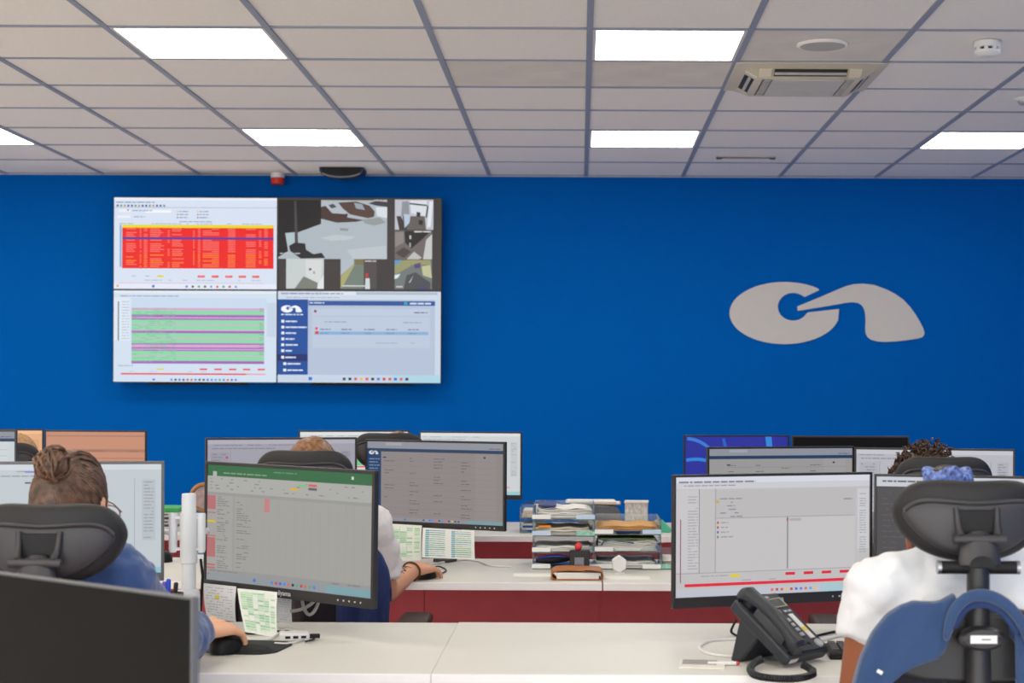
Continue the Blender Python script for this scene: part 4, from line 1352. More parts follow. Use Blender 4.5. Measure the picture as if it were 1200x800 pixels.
for i in range(560):
    a = rng.uniform(R(-215), R(35)) if i % 3 else rng.uniform(R(-170), R(-10))
    z = rng.uniform(-0.62, -0.35) if math.sin(a) < 0.2 else rng.uniform(-0.2, 0.35)
    z += rng.uniform(0, 0.5) * (i % 2)
    r = math.sqrt(1 - z * z)
    d0 = Vector((r * math.cos(a), r * math.sin(a), z))
    d1 = Vector((bund.x / HR1[0], bund.y / HR1[1], bund.z / HR1[2])).normalized()
    jit = Vector((rng.uniform(-1, 1), rng.uniform(-1, 1), rng.uniform(-1, 1))) * 0.13
    path = []
    for k in range(9):
        t = k / 8
        d = (d0 * (1 - t) + (d1 + jit) * t).normalized()
        path.append(on_skull(HM1, d, HR1, 1.125 + 0.035 * math.sin(t * math.pi) + rng.uniform(0, 0.008), (0, -0.007, 0.004)))
    rr = rng.uniform(0.0016, 0.0032)
    st.tube(path, [rr * 0.6] + [rr] * 7 + [rr * 0.8], 5)
st.build('combed_strands', H1, hair)
bn = MB()
bn.ell(bunc, (0.03, 0.027, 0.028))
for i in range(75):
    ax = Vector((rng.uniform(-1, 1), rng.uniform(-1, 1), rng.uniform(-0.8, 0.8))).normalized()
    e1 = ax.orthogonal().normalized()
    e2 = ax.cross(e1)
    rad = rng.uniform(0.016, 0.036)
    c0 = bunc + ax * rng.uniform(-0.014, 0.014) + Vector((0.004 * rng.uniform(-1, 1), 0, 0.004 * rng.uniform(-1, 1)))
    s0, ln = rng.uniform(0, 6.28), rng.uniform(2.0, 5.5)
    path = [c0 + (e1 * math.cos(s0 + ln * k / 10) + e2 * math.sin(s0 + ln * k / 10) * 0.85) * rad * (1 + 0.1 * math.sin(k)) for k in range(11)]
    rr = rng.uniform(0.0018, 0.0042)
    bn.tube(path, [rr * 0.5] + [rr] * 9 + [rr * 0.4], 5)
bn.build('bun', H1, hair)
gl = MB()
for s in (-1, 1):
    gl.tube([HM1 @ Vector((s * 0.071, -0.005, 0.008)), HM1 @ Vector((s * 0.076, 0.04, 0.012)), HM1 @ Vector((s * 0.074, 0.10, 0.012))], 0.0015, 6)
    gl.tube([HM1 @ Vector((s * 0.04 + 0.032 * math.cos(a), 0.106 - 0.006 * abs(math.cos(a)), 0.004 + 0.024 * math.sin(a))) for a in [2 * math.pi * k / 20 for k in range(20)]], 0.0014, 6, closed=True)
gl.tube([HM1 @ Vector((-0.01, 0.106, 0.01)), HM1 @ Vector((0.0, 0.108, 0.014)), HM1 @ Vector((0.01, 0.106, 0.01))], 0.0014, 6)
gl.build('glasses', mat('brown_glasses', (120, 70, 56), 0.3), w1)

# --- person in a white shirt, front right
SK2 = skin('brown_skin', (150, 88, 58))
SW2 = mat('white_shirt_cloth', (231, 232, 235), 0.85, var=0.02, scale=40, bump=0.15, bscale=260)
TR2 = mat('black_trousers', (30, 30, 36), 0.85, var=0.08)
hd = at(1112, 623, 3.30)
bx = hd.x
w2, HM2, jo2, sm2 = person('person in a white short-sleeved shirt, seated front right', (bx, 3.20, 0), SK2, SW2, TR2, hd, 14, 0,
    ((bx - 0.172, 3.13, 0.957), (bx + 0.175, 3.13, 0.957)),
    (((at(1006, 812, 3.13).x, 3.15, 0.735), (bx - 0.12, 3.42, 0.775), (0.35, 0.93, -0.05), (0, 0, 1)),
     ((bx + 0.25, 3.18, 0.735), (bx + 0.14, 3.42, 0.775), (-0.3, 0.95, -0.05), (0, 0, 1))), 0.43, voxel=0.0055)
H2 = hair_mat('black_hair', (26, 20, 18), (58, 44, 38), 80)
hair = cap(HM2, HR, 1.05, zcut=-0.6, front=0.4).build('hair', H2, w2, solid=0.008)
M_SCR = hair_mat('blue_patterned_cloth', (34, 50, 112), (130, 156, 226), 130)
sc_ = MB()
cc = at(1111, 559, 3.235) - Vector(w2.location)
for i in range(26):
    a = 2 * math.pi * i / 26
    sc_.ell(cc + Vector((0.036 * math.cos(a), 0.026 * math.sin(a), 0.006 * math.sin(3 * a))), (0.0125, 0.0125, 0.0145 + 0.002 * (i % 3)), Matrix.Rotation(a * 2, 3, 'Y'), 10, 8)
sc_.build('hair_scrunchie', M_SCR, hair)
b2 = MB()
b2.ell(cc + Vector((-0.004, 0.0, 0.0)), (0.032, 0.028, 0.024))
b2.build('hair_knot', H2, hair)

# --- brown-haired person, second row
SK3 = skin('tanned_skin', (212, 154, 120))
SW3 = mat('white_polo_cloth', (226, 224, 222), 0.85, var=0.02, bump=0.12, bscale=260)
TR3 = mat('navy_trousers', (34, 46, 84), 0.85, var=0.08)
hd = at(366, 555, 4.88)
hd.z = wz(516, 4.88) - 0.112
bx = hd.x
hw = at(484, 672, 5.12)
el = at(452, 693, 4.90)
w3, HM3, jo3, sm3 = person('brown-haired person in a white polo shirt, second row, hand on mouse', (bx + 0.02, 4.82, 0), SK3, SW3, TR3, hd, 8, 0,
    ((bx - 0.17, 4.78, 0.955), (bx + 0.185, 4.78, 0.945)),
    (((bx - 0.27, 4.86, 0.76), (bx - 0.16, 5.15, 0.785), (0.2, 0.97, 0), (0, 0, 1)),
     (el, (hw.x, 5.12, 0.775), (0.40, 0.91, -0.03), (0.0, -0.45, 0.9))), 0.70, 'polo_shirt', voxel=0.0055)
H3 = hair_mat('light_brown_hair', (92, 62, 40), (160, 112, 74), 90)
hair = cap(HM3, HR, 1.05, zcut=-0.35, front=0.5).build('hair', H3, w3, solid=0.008)
st = MB()
for i in range(420):
    z = rng.uniform(-0.3, 1.0)
    a = rng.uniform(R(-200), R(20)) if z < 0.6 else rng.uniform(0, 6.28)
    r = math.sqrt(max(0, 1 - z * z))
    d0 = Vector((r * math.cos(a), r * math.sin(a), z))
    tw = Vector((rng.uniform(-.5, .5), rng.uniform(-.1, .6), rng.uniform(-.2, .3)))
    path = [on_skull(HM3, d0 + tw * 0.12 * k, HR, 1.05 + 0.035 * math.sin(k / 3 * 2.0)) for k in range(4)]
    st.tube(path, [0.0022, 0.0024, 0.002, 0.0008], 5)
st.build('short_strands', H3, hair)
# stripes at the cuff, bracelet, tattoo
S0, E0, W0 = jo3[1]
dv = (E0 - S0)
for k, (f, m) in enumerate(((0.665, mat('navy_stripe', (36, 44, 74), 0.8)), (0.695, mat('navy_stripe', (36, 44, 74), 0.8)))):
    c0 = S0 + dv * f
    MB().tube([c0 - dv * 0.008, c0 + dv * 0.008], 0.061, 20).build('cuff_stripe', m, sm3)
dw = W0 - E0
c0 = E0 + dw * 0.93
br = MB()
ax = dw.normalized()
e1 = ax.orthogonal().normalized()
e2 = ax.cross(e1)
br.tube([c0 + (e1 * math.cos(2 * math.pi * k / 20) + e2 * math.sin(2 * math.pi * k / 20)) * 0.0285 for k in range(20)], 0.0032, 6, closed=True)
br.build('bracelet', mat('beaded_bracelet', (96, 60, 30), 0.5, var=0.45, scale=180), w3)
tt = MB()
for i in range(7):
    f0 = 0.36 + 0.05 * i
    stroke = []
    for k in range(6):
        f = f0 + 0.02 * k
        ang = R(75 + 14 * (i % 3) + (22 - 9 * (i % 2)) * math.sin(k * 0.9 + i))
        rr = 0.0372 - 0.0135 * f
        stroke.append(E0 + dw * f + (Vector((0, 0, 1)) * math.sin(ang) + ax.cross(Vector((0, 0, 1))).normalized() * math.cos(ang)) * rr)
    tt.tube(stroke, [0.0008, 0.0018, 0.0024, 0.0022, 0.0016, 0.0006], 6)
tt.build('tattoo', mat('tattoo_ink', (92, 96, 84), 0.6, var=0.3, scale=70), w3)

# --- curly-haired person, second row right
def curls(HM, hr, parent, m, n, seed, k0=1.08, ln=0.03):
    rg_ = random.Random(seed)
    s_ = MB()
    for i in range(n):
        z = rg_.uniform(-0.4, 1.0)
        a = rg_.uniform(R(-200), R(20)) if z < 0.5 else rg_.uniform(0, 6.28)
        r = math.sqrt(max(0, 1 - z * z))
        d0 = Vector((r * math.cos(a), r * math.sin(a), z))
        p0 = on_skull(HM, d0, hr, k0)
        ax = ((HM.to_3x3() @ d0) + Vector((rg_.uniform(-.6, .6), rg_.uniform(-.6, .6), rg_.uniform(-.5, .5)))).normalized()
        e1 = ax.orthogonal().normalized()
        e2 = ax.cross(e1)
        rr, L_, tn = rg_.uniform(0.005, 0.009), rg_.uniform(0.6, 1.3) * ln, rg_.uniform(1.2, 2.4)
        path = [p0 + ax * (L_ * t / 11) + (e1 * math.cos(6.28 * tn * t / 11) + e2 * math.sin(6.28 * tn * t / 11)) * rr * (0.4 + 0.6 * t / 11) for t in range(12)]
        s_.tube(path, [0.0022] * 11 + [0.0008], 4)
    return s_.build('curls', m, parent)


SW4 = mat('grey_shirt_cloth', (120, 122, 130), 0.85, var=0.04)
hd = at(1086, 560, 4.92)
hd.z = wz(521, 4.92) - 0.128
bx = hd.x
w4, HM4, jo4, sm4 = person('person with dark curly hair in the second row on the right', (bx + 0.04, 4.85, 0), SK2, SW4, TR2, hd, 8, 0,
    ((bx - 0.15, 4.80, 0.93), (bx + 0.2, 4.80, 0.93)),
    (((bx - 0.22, 4.90, 0.76), (bx - 0.1, 5.16, 0.785), (0.2, 0.97, 0), (0, 0, 1)),
     ((bx + 0.29, 4.90, 0.76), (bx + 0.2, 5.16, 0.785), (-0.2, 0.97, 0), (0, 0, 1))), 0.6, voxel=0.009)
H4 = hair_mat('dark_curly_hair', (34, 22, 16), (92, 62, 42), 120)
HR4 = (0.082, 0.096, 0.108)
hair = cap(HM4, HR4, 1.06, zcut=-0.45, front=0.45).build('hair', H4, w4, solid=0.01)
curls(HM4, HR4, hair, H4, 420, 5)

# --- two far people, third row: only the tops of their heads show
for lab, px, pt, d, hm, yb in (('far person whose hair shows above the second-row form screen', 466, 507.5, 6.52, H3, 6.45),
                               ('far blond person half hidden at the far left edge', 21, 512, 6.52, hair_mat('blond_hair', (150, 106, 62), (206, 160, 108), 90), 6.45)):
    hd = at(px, 560, d)
    hd.z = wz(pt, d) - 0.115
    bx = hd.x
    wp, HMp, jop, smp = person(lab, (bx, yb, 0), SK3, TR3 if pt < 510 else mat('black_jacket_cloth', (22, 22, 24), 0.85), TR2, hd, 6, 0,
        ((bx - 0.17, yb - 0.04, 0.94), (bx + 0.17, yb - 0.04, 0.94)),
        (((bx - 0.22, yb + 0.05, 0.76), (bx - 0.14, yb + 0.38, 0.785), (0.2, 0.97, 0), (0, 0, 1)),
         ((bx + 0.19, yb + 0.05, 0.76), (bx + 0.14, yb + 0.38, 0.785), (-0.2, 0.97, 0), (0, 0, 1))), 'long', 'jacket', voxel=0.01)
    hair = cap(HMp, HR, 1.05, zcut=-0.55, front=0.5).build('hair', hm, wp, solid=0.008)
    st = MB()
    for i in range(260):
        z = rng.uniform(-0.5, 1.0)
        a = rng.uniform(R(-200), R(20)) if z < 0.6 else rng.uniform(0, 6.28)
        r = math.sqrt(max(0, 1 - z * z))
        d0 = Vector((r * math.cos(a), r * math.sin(a), z))
        path = [on_skull(HMp, d0 + Vector((0.02 * k, 0, -0.12 * k)), HR, 1.055 + 0.02 * math.sin(k / 3 * 2.2)) for k in range(4)]
        st.tube(path, [0.0025, 0.003, 0.0025, 0.001], 5)
    st.build('strands', hm, hair)

# ------------------------------------------------------------------ clothes over chair backs
M_SWE = mat('blue_knit', (40, 67, 108), 0.9, var=0.07, scale=70, bump=0.3, bscale=320, sheen=0.3)
M_NAVY = mat('navy_jacket', (26, 44, 92), 0.9, var=0.08, scale=70, bump=0.3, bscale=320)


def drape(name, label, cat_, cols, d, m, fold=0.012, thick=0.008, freq=7.0, bow=0.0, extra=None):
    """cloth hanging behind a chair back: cols = [(px, py_top, py_bottom)]"""
    o = empty(name, at(cols[0][0], cols[0][1], d), 0, label, cat_)
    o.location.z = wz(max(c[2] for c in cols), d)
    g = []
    n = 14
    k = len(cols)
    # resample the columns
    cc = []
    for i in range(k - 1):
        for s in range(4):
            t = s / 4
            cc.append(tuple(cols[i][a] * (1 - t) + cols[i + 1][a] * t for a in range(3)))
    cc.append(cols[-1])
    for i, (x, t0, b0) in enumerate(cc):
        row = []
        top = local(o, at(x, t0, d))
        row.append(top + Vector((0, 0.05, -0.05)))
        row.append(top + Vector((0, 0.04, -0.008)))
        row.append(top + Vector((0, 0.02, 0.002)))
        for j in range(n + 1):
            t = j / n
            y = t0 + (b0 - t0) * t
            yy = fold * (0.25 + 0.75 * t) * math.sin(i * 2 * math.pi / freq + 1.3 * t) + 0.4 * fold * math.sin(i * 0.45 + 5 * t) - 0.01 * t + bow * t
            row.append(local(o, at(x, y, d + yy)))
        g.append(row)
    MB().sheet(g).build('cloth', m, o, solid=thick, subsurf=1, angle=80)
    return o


YB2 = 2.915
sw = drape('sweater', 'blue knitted sweater hung over the back of the front right chair', 'sweater',
           [(1001, 812, 830), (1012, 772, 830), (1026, 742, 822), (1042, 722, 804), (1058, 712, 790), (1072, 707, 781), (1086, 708, 775), (1098, 708, 771), (1106, 706, 764), (1113, 702, 748), (1120, 698, 724)], YB2, M_SWE, fold=0.006, freq=34)
col = [at(px, py, YB2 - 0.022) for px, py in ((1108, 752), (1112, 730), (1119, 712), (1131, 700), (1146, 696), (1162, 698), (1178, 706), (1190, 718), (1202, 736), (1208, 760))]
MB().tube([local(sw, p) for p in col], [0.006, 0.009, 0.0105, 0.011, 0.0115, 0.0115, 0.011, 0.0105, 0.01, 0.008], 12).build('neckband', M_SWE, sw, subsurf=1)
col = [at(px, py, YB2 - 0.004) for px, py in ((1116, 738), (1122, 720), (1133, 708), (1147, 705), (1162, 707), (1175, 715), (1186, 727), (1196, 745))]
MB().tube([local(sw, p) for p in col], 0.010, 10).build('inner_band', mat('blue_knit_inside', (40, 62, 108), 0.9, var=0.06, scale=70, bump=0.3, bscale=320), sw, subsurf=1)
hem = [at(px, py, YB2 - 0.006) for px, py in ((1026, 806), (1042, 797), (1060, 784), (1075, 777), (1090, 772), (1100, 769))]
MB().tube([local(sw, p) for p in hem], 0.0045, 8).build('hem', M_SWE, sw)
tg = at(1031, 787, YB2 - 0.016)
MB(Matrix.Translation(local(sw, tg)) @ Matrix.Rotation(R(30), 4, 'Y')).box(-0.005, 0.005, -0.001, 0.001, -0.003, 0.003).build('brand_tag', M_WHITE, sw)
right = drape('sweater', 'x', 'x', [(1190, 715, 830), (1200, 728, 830), (1215, 745, 830), (1230, 760, 830)], YB2, M_SWE, fold=0.006)
for ch in list(right.children):
    ch.name = 'sleeve'
    ch.location = local(sw, right.location)
    ch.parent = sw
bpy.data.objects.remove(right)
drape('jacket', 'navy blue jacket hung over the chair behind the spreadsheet screen', 'jacket',
      [(394, 640, 745), (402, 634, 748), (412, 632, 748), (424, 634, 748), (436, 640, 748), (446, 652, 748), (453, 668, 746), (456, 690, 740)], 4.50, M_NAVY, fold=0.007, freq=9)

# ------------------------------------------------------------------ printed paper
def split(elems, n=6):
    out = []
    for e in elems:
        p = e[1]
        if len(p) == 4 and p[0][0] == p[1][0] and (p[1][1] - p[0][1]) > 0.15:
            v0, v1 = p[0][1], p[1][1]
            for i in range(n):
                a, b = v0 + (v1 - v0) * i / n, v0 + (v1 - v0) * (i + 1) / n
                out.append(q(p[0][0], a, p[2][0], b, e[2], e[3]))
        else:
            out.append(e)
    return out


def printed(name, label, cat_, corners, elems, bend=0.0, group=None):
    tl, tr, br_, bl = [Vector(c) for c in corners]
    base = (bl + br_) / 2
    n = (tr - tl).cross(bl - tl).normalized()
    if n.y > 0:
        n = -n
    vs, fs, cols = [], [], []
    for e in split(elems):
        k = len(vs)
        for u, v in e[1]:
            p = (tl * (1 - u) + tr * u) * (1 - v) + (bl * (1 - u) + br_ * u) * v
            p = p + n * (0.0002 * e[3] + bend * math.sin(v * math.pi))
            vs.append(tuple(p - base))
        fs.append(tuple(range(k, k + len(e[1]))))
        cols.append(lin(e[2]) + [1])
    me = bpy.data.meshes.new(name)
    me.from_pydata(vs, [], fs)
    ca = me.color_attributes.new('Col', 'FLOAT_COLOR', 'CORNER')
    for p, c in zip(me.polygons, cols):
        for li in p.loop_indices:
            ca.data[li].color = c
    o = link(name, me, PRINT, None, base)
    return tag(o, label, cat_, group)


def sheet_green(rng, dense=True):
    E = [q(0, 0, 1, 1, (232, 234, 226), 0)]
    for i in range(16):
        v = 0.08 + i * 0.055
        for a, b in ((0.06, 0.2), (0.22, 0.36), (0.38, 0.5), (0.52, 0.66), (0.68, 0.8), (0.84, 0.96)):
            if rng.random() < 0.75:
                E.append(q(a, v, b, v + 0.042, rng.choice([(178, 214, 178), (196, 224, 196), (160, 204, 168), (222, 230, 222)]), 1))
    for a in (0.21, 0.37, 0.51, 0.67):
        E.append(q(a, 0.06, a + 0.006, 0.96, (150, 190, 160), 2))
    return E


def sheet_form(rng):
    E = [q(0, 0, 1, 1, (236, 236, 232), 0)]
    for cx in (0.06, 0.56):
        for i in range(13):
            v = 0.06 + i * 0.07
            c = rng.choice([(150, 206, 150), (170, 206, 214), (120, 190, 130), (200, 222, 210), (140, 190, 206)])
            E.append(q(cx, v, cx + 0.38, v + 0.03, c, 1))
            E.append(q(cx, v, cx + 0.07, v + 0.05, (120, 180, 196), 2))
            E += words(rng, cx + 0.09, v + 0.008, cx + 0.36, 0.012, (110, 140, 140), 3, 0.02, 0.06, 0.01, 0.7)
    return E


def sheet_text(rng, ink=(150, 155, 180)):
    E = [q(0, 0, 1, 1, (228, 228, 230), 0)]
    for i in range(11):
        E += words(rng, 0.08, 0.09 + i * 0.078, 0.9, 0.016, ink, 1, 0.03, 0.1, 0.03, 0.75)
    return E


note = sheet_text(rg(31)) + [q(0.36, 0.30, 0.50, 0.40, (236, 208, 70), 2)]
printed('paper_note', 'white handwritten note with a yellow mark, hung under the spreadsheet screen', 'paper', (at(238.5, 683, 4.17), at(277, 687, 4.12), at(276.5, 728.5, 4.12), at(242.5, 723.5, 4.17)), note, 0.004)
printed('paper_sheet', 'green printed sheet hanging from the spreadsheet screen onto the desk', 'paper', (at(278, 689, 4.06), at(325, 693.5, 4.02), at(325, 747.5, 3.945), at(287.5, 740, 3.965)), sheet_green(rg(32)), 0.006)
printed('paper_slip', 'narrow white slip behind the green printed sheet', 'paper', (at(323, 696, 4.12), at(342, 698, 4.10), at(342.5, 731, 4.10), at(324, 728, 4.12)), sheet_text(rg(33)), 0.003)
printed('paper_sheet', 'pale green table sheet under the second-row form screen, left one', 'paper', (at(442, 612.5, 5.70), at(494.5, 615.5, 5.64), at(494, 656, 5.64), at(443, 658, 5.70)), sheet_green(rg(34)), 0.004)
printed('paper_sheet', 'blue and green printed form under the second-row screen, right one', 'paper', (at(495.5, 618, 5.60), at(556, 621.5, 5.55), at(556.5, 655.5, 5.55), at(494.5, 653, 5.60)), sheet_form(rg(35)), 0.003)

# ------------------------------------------------------------------ white pole with two monitor arms
po = empty('monitor_pole', (wx(222, 4.10), 4.10, DZ), 0, 'white pole with two monitor arms standing between the left screens', 'monitor arm')
Z = lambda py: wz(py, 4.10) - 1.82 * 0 - DZ + wx(222, 4.10) * -math.tan(ROLL)
rp = 4.10 / F
M_WP = mat('white_pole_plastic', (222, 224, 228), 0.35, var=0.02)
MB().lathe([(0.0001, Z(578)), (8.0 * rp, Z(578)), (8.4 * rp, Z(582)), (8.4 * rp, 0.01), (0.0001, 0.01)], n=28).build('pole', M_WP, po, bevel=0.001)
MB().lathe([(8 * rp, Z(601)), (10.5 * rp, Z(601)), (10.5 * rp, Z(640)), (10 * rp, Z(641)), (10 * rp, Z(659)), (8 * rp, Z(660))], n=28).build('sleeve', M_WP, po)
MB().lathe([(8 * rp, Z(690)), (12.5 * rp, Z(691)), (13.5 * rp, Z(697)), (13.5 * rp, 0.0), (0.0001, 0.0)], n=28).build('foot_collar', M_WP, po)
for s, px in ((-1, 203.5), (1, 236.8)):
    xx = wx(px, 4.10) - wx(222, 4.10)
    MB().lathe([(0.0001, Z(601)), (4.5 * rp, Z(601)), (5 * rp, Z(604)), (5 * rp, Z(643)), (4 * rp, Z(647)), (0.0001, Z(647))], c=(xx, 0, 0), n=20).build('joint', M_WP, po)
    for py in (606.5, 643):
        MB().box(min(0, xx) , max(0, xx), -0.008, 0.008, Z(py + 1.6), Z(py - 1.6)).build('link_bar', M_WP, po, bevel=0.001)
    arm_end = Vector((-1.245, 4.105, 0)) if s < 0 else Vector((-0.665, 4.085, 0))
    e = local(po, arm_end)
    if s < 0:
        ap = [(xx, 0.008, Z(625)), (xx - 0.03, 0.05, Z(625)), (e.x, e.y + 0.035, Z(625)), (e.x, e.y, Z(625))]
    else:
        ap = [(xx - 0.004, 0.0, Z(625)), (xx - 0.004, 0.15, Z(625)), (xx + 0.02, 0.165, Z(625)), (-0.68 - po.location.x, 0.045, Z(625)), (-0.66 - po.location.x, -0.02, Z(625))]
    MB().tube(ap, 0.0075, 10).build('arm', M_WP, po)
MB().tube([(0.028, 0.004, Z(655)), (0.032, 0.01, Z(675)), (0.026, 0.012, 0.02)], 0.0035, 8).build('cable', M_BLACK, po)

# pens standing in a cup behind the black screen
pc = empty('pen_cup', (wx(198, 4.0), 4.0, DZ), 0, 'dark mesh pen cup beside the white pole', 'pen cup')
MB().lathe([(0.0001, 0.0), (0.035, 0.0), (0.036, 0.095), (0.033, 0.095), (0.032, 0.004), (0.0001, 0.004)], n=28).build('cup', M_BLACK, pc)
for lab, px, pt, c in (('purple pen standing in the cup beside the white pole', 192.5, 681, (120, 90, 200)), ('blue pen standing in the cup beside the white pole', 197.5, 678, (40, 84, 214)), ('black marker in the cup beside the white pole', 206.5, 682, (30, 30, 34))):
    topp = at(px, pt, 4.0)
    botp = Vector((pc.location.x + (topp.x - pc.location.x) * 0.5, 4.0, DZ + 0.006))
    pn = empty('pen', botp, 0, lab, 'pen', 'pens in the cup')
    dv = topp - botp
    MB().tube([(0, 0, 0), tuple(dv * 0.7)], 0.0045, 10).build('barrel', mat('pen_%d' % int(px), c, 0.35), pn)
    MB().tube([tuple(dv * 0.7), tuple(dv * 0.98), tuple(dv)], [0.0055, 0.0055, 0.003], 10).build('cap', mat('pen_%d' % int(px), c, 0.35), pn)

# ------------------------------------------------------------------ left front desk: mouse, pad, hub, cables
M_RUB = mat('black_rubber', (24, 23, 25), 0.7, var=0.05)


def slab_round(w, dpt, z0, z1, rad, n=8):
    pts = []
    for cx, cy, a0 in ((w / 2 - rad, dpt / 2 - rad, 0), (-w / 2 + rad, dpt / 2 - rad, 90), (-w / 2 + rad, -dpt / 2 + rad, 180), (w / 2 - rad, -dpt / 2 + rad, 270)):
        for i in range(n + 1):
            a = R(a0 + 90 * i / n)
            pts.append((cx + rad * math.cos(a), cy + rad * math.sin(a)))
    return pts


padc = at(293, 758, 3.79)
mp = empty('mouse_pad', (padc.x, 3.77, DZ), R(-8), 'black gel mouse pad under the hand of the woman with a bun', 'mouse pad')
MB().prism_z(slab_round(0.17, 0.19, 0, 0, 0.05), 0.0, 0.004).build('mat', M_RUB, mp, bevel=0.001)
rings = []
for i in range(17):
    t = -1 + 2 * i / 16
    e_ = math.sqrt(max(0.02, 1 - t * t))
    rings.append([(t * 0.075, -0.055 + 0.028 * e_ * math.cos(2 * math.pi * k / 14), 0.004 + 0.016 * e_ * max(0.0, math.sin(2 * math.pi * k / 14))) for k in range(14)])
MB().rings(rings).build('gel_rest', M_RUB, mp)


def mouse(label, p, rz, base=DZ):
    o = empty('computer_mouse', (p[0], p[1], base), rz, label, 'mouse', 'black computer mice')
    rings = []
    for i in range(15):
        t = -1 + 2 * i / 14
        e_ = math.sqrt(max(0.01, 1 - abs(t) ** 2.6))
        rings.append([(0.03 * e_ * sup(2 * math.pi * k / 18, 2.6)[0], t * 0.054, max(0.0, 0.036 * e_ * (1 - 0.25 * t) * sup(2 * math.pi * k / 18, 2.3)[1])) for k in range(18)])
    MB().rings(rings).build('shell', M_BLACK, o)
    MB(Matrix.Translation((0, 0.028, 0.027))).lathe([(0.0001, -0.003), (0.008, -0.003), (0.008, 0.003), (0.0001, 0.003)], n=14, axis='x').build('wheel', M_SATIN, o)
    return o


mouse('black mouse under the hand of the woman with a bun', (at(268, 750, 3.70).x, 3.70), R(-30), DZ + 0.0045)
mouse('black mouse under the hand of the person in the polo shirt', (at(500, 668, 5.22).x - 0.005, 5.215), R(-18))
mouse('black mouse on the second-row desk beside the white pole', (wx(194, 5.72), 5.70), R(20))
hb = at(345, 750, 3.90)
hub = empty('usb_hub', (hb.x, 3.90, DZ), R(12), 'small white hub box beside the black mouse pad', 'usb hub')
MB().box(-0.034, 0.034, -0.024, 0.024, 0.0, 0.018).build('body', M_WHITE, hub, bevel=0.004)
for i in range(3):
    MB().box(-0.022 + i * 0.018, -0.010 + i * 0.018, -0.0245, -0.022, 0.006, 0.012).build('port', M_BLACK, hub)
MB().box(0.034, 0.058, -0.016, -0.004, 0.004, 0.014).build('plug', M_BLACK, hub, bevel=0.002)


def cable(name, label, pts, r, m, z=None, cat_='cable', smooth_n=6):
    P = [Vector(p) for p in pts]
    out = []
    for i in range(len(P) - 1):
        p0, p1, p2, p3 = P[max(i - 1, 0)], P[i], P[i + 1], P[min(i + 2, len(P) - 1)]
        for s in range(smooth_n):
            t = s / smooth_n
            out.append(0.5 * ((2 * p1) + (p2 - p0) * t + (2 * p0 - 5 * p1 + 4 * p2 - p3) * t * t + (3 * p1 - p0 - 3 * p2 + p3) * t ** 3))
    out.append(P[-1])
    base = Vector((P[0].x, P[0].y, min(p.z for p in P)))
    o = MB().tube([p - base for p in out], r, 8).build(name, m, None, base)
    return tag(o, label, cat_)


def on_desk(px, py, dz=0.0):
    d = (CAM.z - DZ - dz) * F / (py - VY)
    p = at(px, py, d)
    return Vector((p.x, d, DZ + dz))


M_WC = mat('white_cable', (224, 222, 218), 0.45, var=0.02)
M_GC = mat('grey_cable', (150, 148, 146), 0.45, var=0.02)
cable('cable', 'thin black cable looping behind the mouse pad', [on_desk(226, 746, .003), on_desk(240, 737, .003), on_desk(258, 733, .003), on_desk(275, 738, .003), on_desk(292, 744, .003), on_desk(320, 741, .003), on_desk(352, 742, .003), on_desk(368, 749, .003), on_desk(358, 753, .005)], 0.0023, M_BLACK)
cable('cable', 'white cable coiled beside the white hub box', [on_desk(282, 749, .004), on_desk(300, 751, .004), on_desk(316, 750, .004), on_desk(327, 743, .004), on_desk(336, 739, .006), on_desk(350, 742, .006), on_desk(360, 747, .004), on_desk(340, 755, .004), on_desk(322, 755, .004)], 0.0028, M_WC)
cable('cable', 'grey cable looping under the spreadsheet screen', [at(340, 716, 4.08), at(352, 714, 4.08), at(364, 708, 4.08), at(372, 699, 4.09), at(374, 694, 4.10)], 0.004, M_GC)
cable('cable', 'grey cable loop hanging under the spreadsheet screen', [at(353, 696, 4.10), at(356, 712, 4.09), at(362, 720, 4.08), at(369, 715, 4.09), at(374, 702, 4.10), at(375, 692, 4.10)], 0.004, M_GC)
cable('cable', 'thin black mouse cable by the hand in the second row', [on_desk(504, 667, .003), on_desk(514, 664, .003), on_desk(523, 669, .003), on_desk(512, 674, .003), on_desk(500, 676, .003)], 0.0022, M_BLACK)
cable('cable', 'white cable on the second-row desk under the hanging forms', [on_desk(505, 662, .003), on_desk(520, 659, .003), on_desk(545, 656.5, .003), on_desk(560, 658, .003), on_desk(575, 663, .003), on_desk(600, 664, .003)], 0.0028, M_WC)

# ------------------------------------------------------------------ telephone
M_PH = mat('slate_black_plastic', (44, 47, 54), 0.45, var=0.04)
M_PHD = mat('deep_slate_plastic', (26, 28, 36), 0.4, var=0.04)
M_KEY = mat('pale_key', (176, 178, 180), 0.45, var=0.02)
bc = on_desk(942, 777)
ph = empty('telephone', (bc.x, bc.y, DZ), R(50), 'slate black desk telephone with coiled cord and handset', 'telephone')
TL = R(38)
PM = Matrix.Translation((0, 0, 0.004)) @ Matrix.Rotation(TL, 4, 'X')     # local: x right, y up the face, z out of the face
Wd, Ln = 0.158, 0.18
body = [(-Wd / 2, 0.0), (Wd / 2, 0.0), (Wd / 2, Ln * 0.98), (Wd / 2 - 0.01, Ln), (-Wd / 2 + 0.01, Ln), (-Wd / 2, Ln * 0.98)]
MB(PM).prism_z(body, 0.0, 0.026).build('body', M_PH, ph, bevel=0.005)
MB(PM).box(-Wd / 2 + 0.056, Wd / 2 - 0.004, 0.006, Ln - 0.004, 0.026, 0.030).build('face_plate', M_PH, ph, bevel=0.002)
MB(PM).box(-Wd / 2 + 0.008, -Wd / 2 + 0.052, 0.014, Ln - 0.012, 0.024, 0.0275).build('handset_cradle', M_PHD, ph, bevel=0.002)
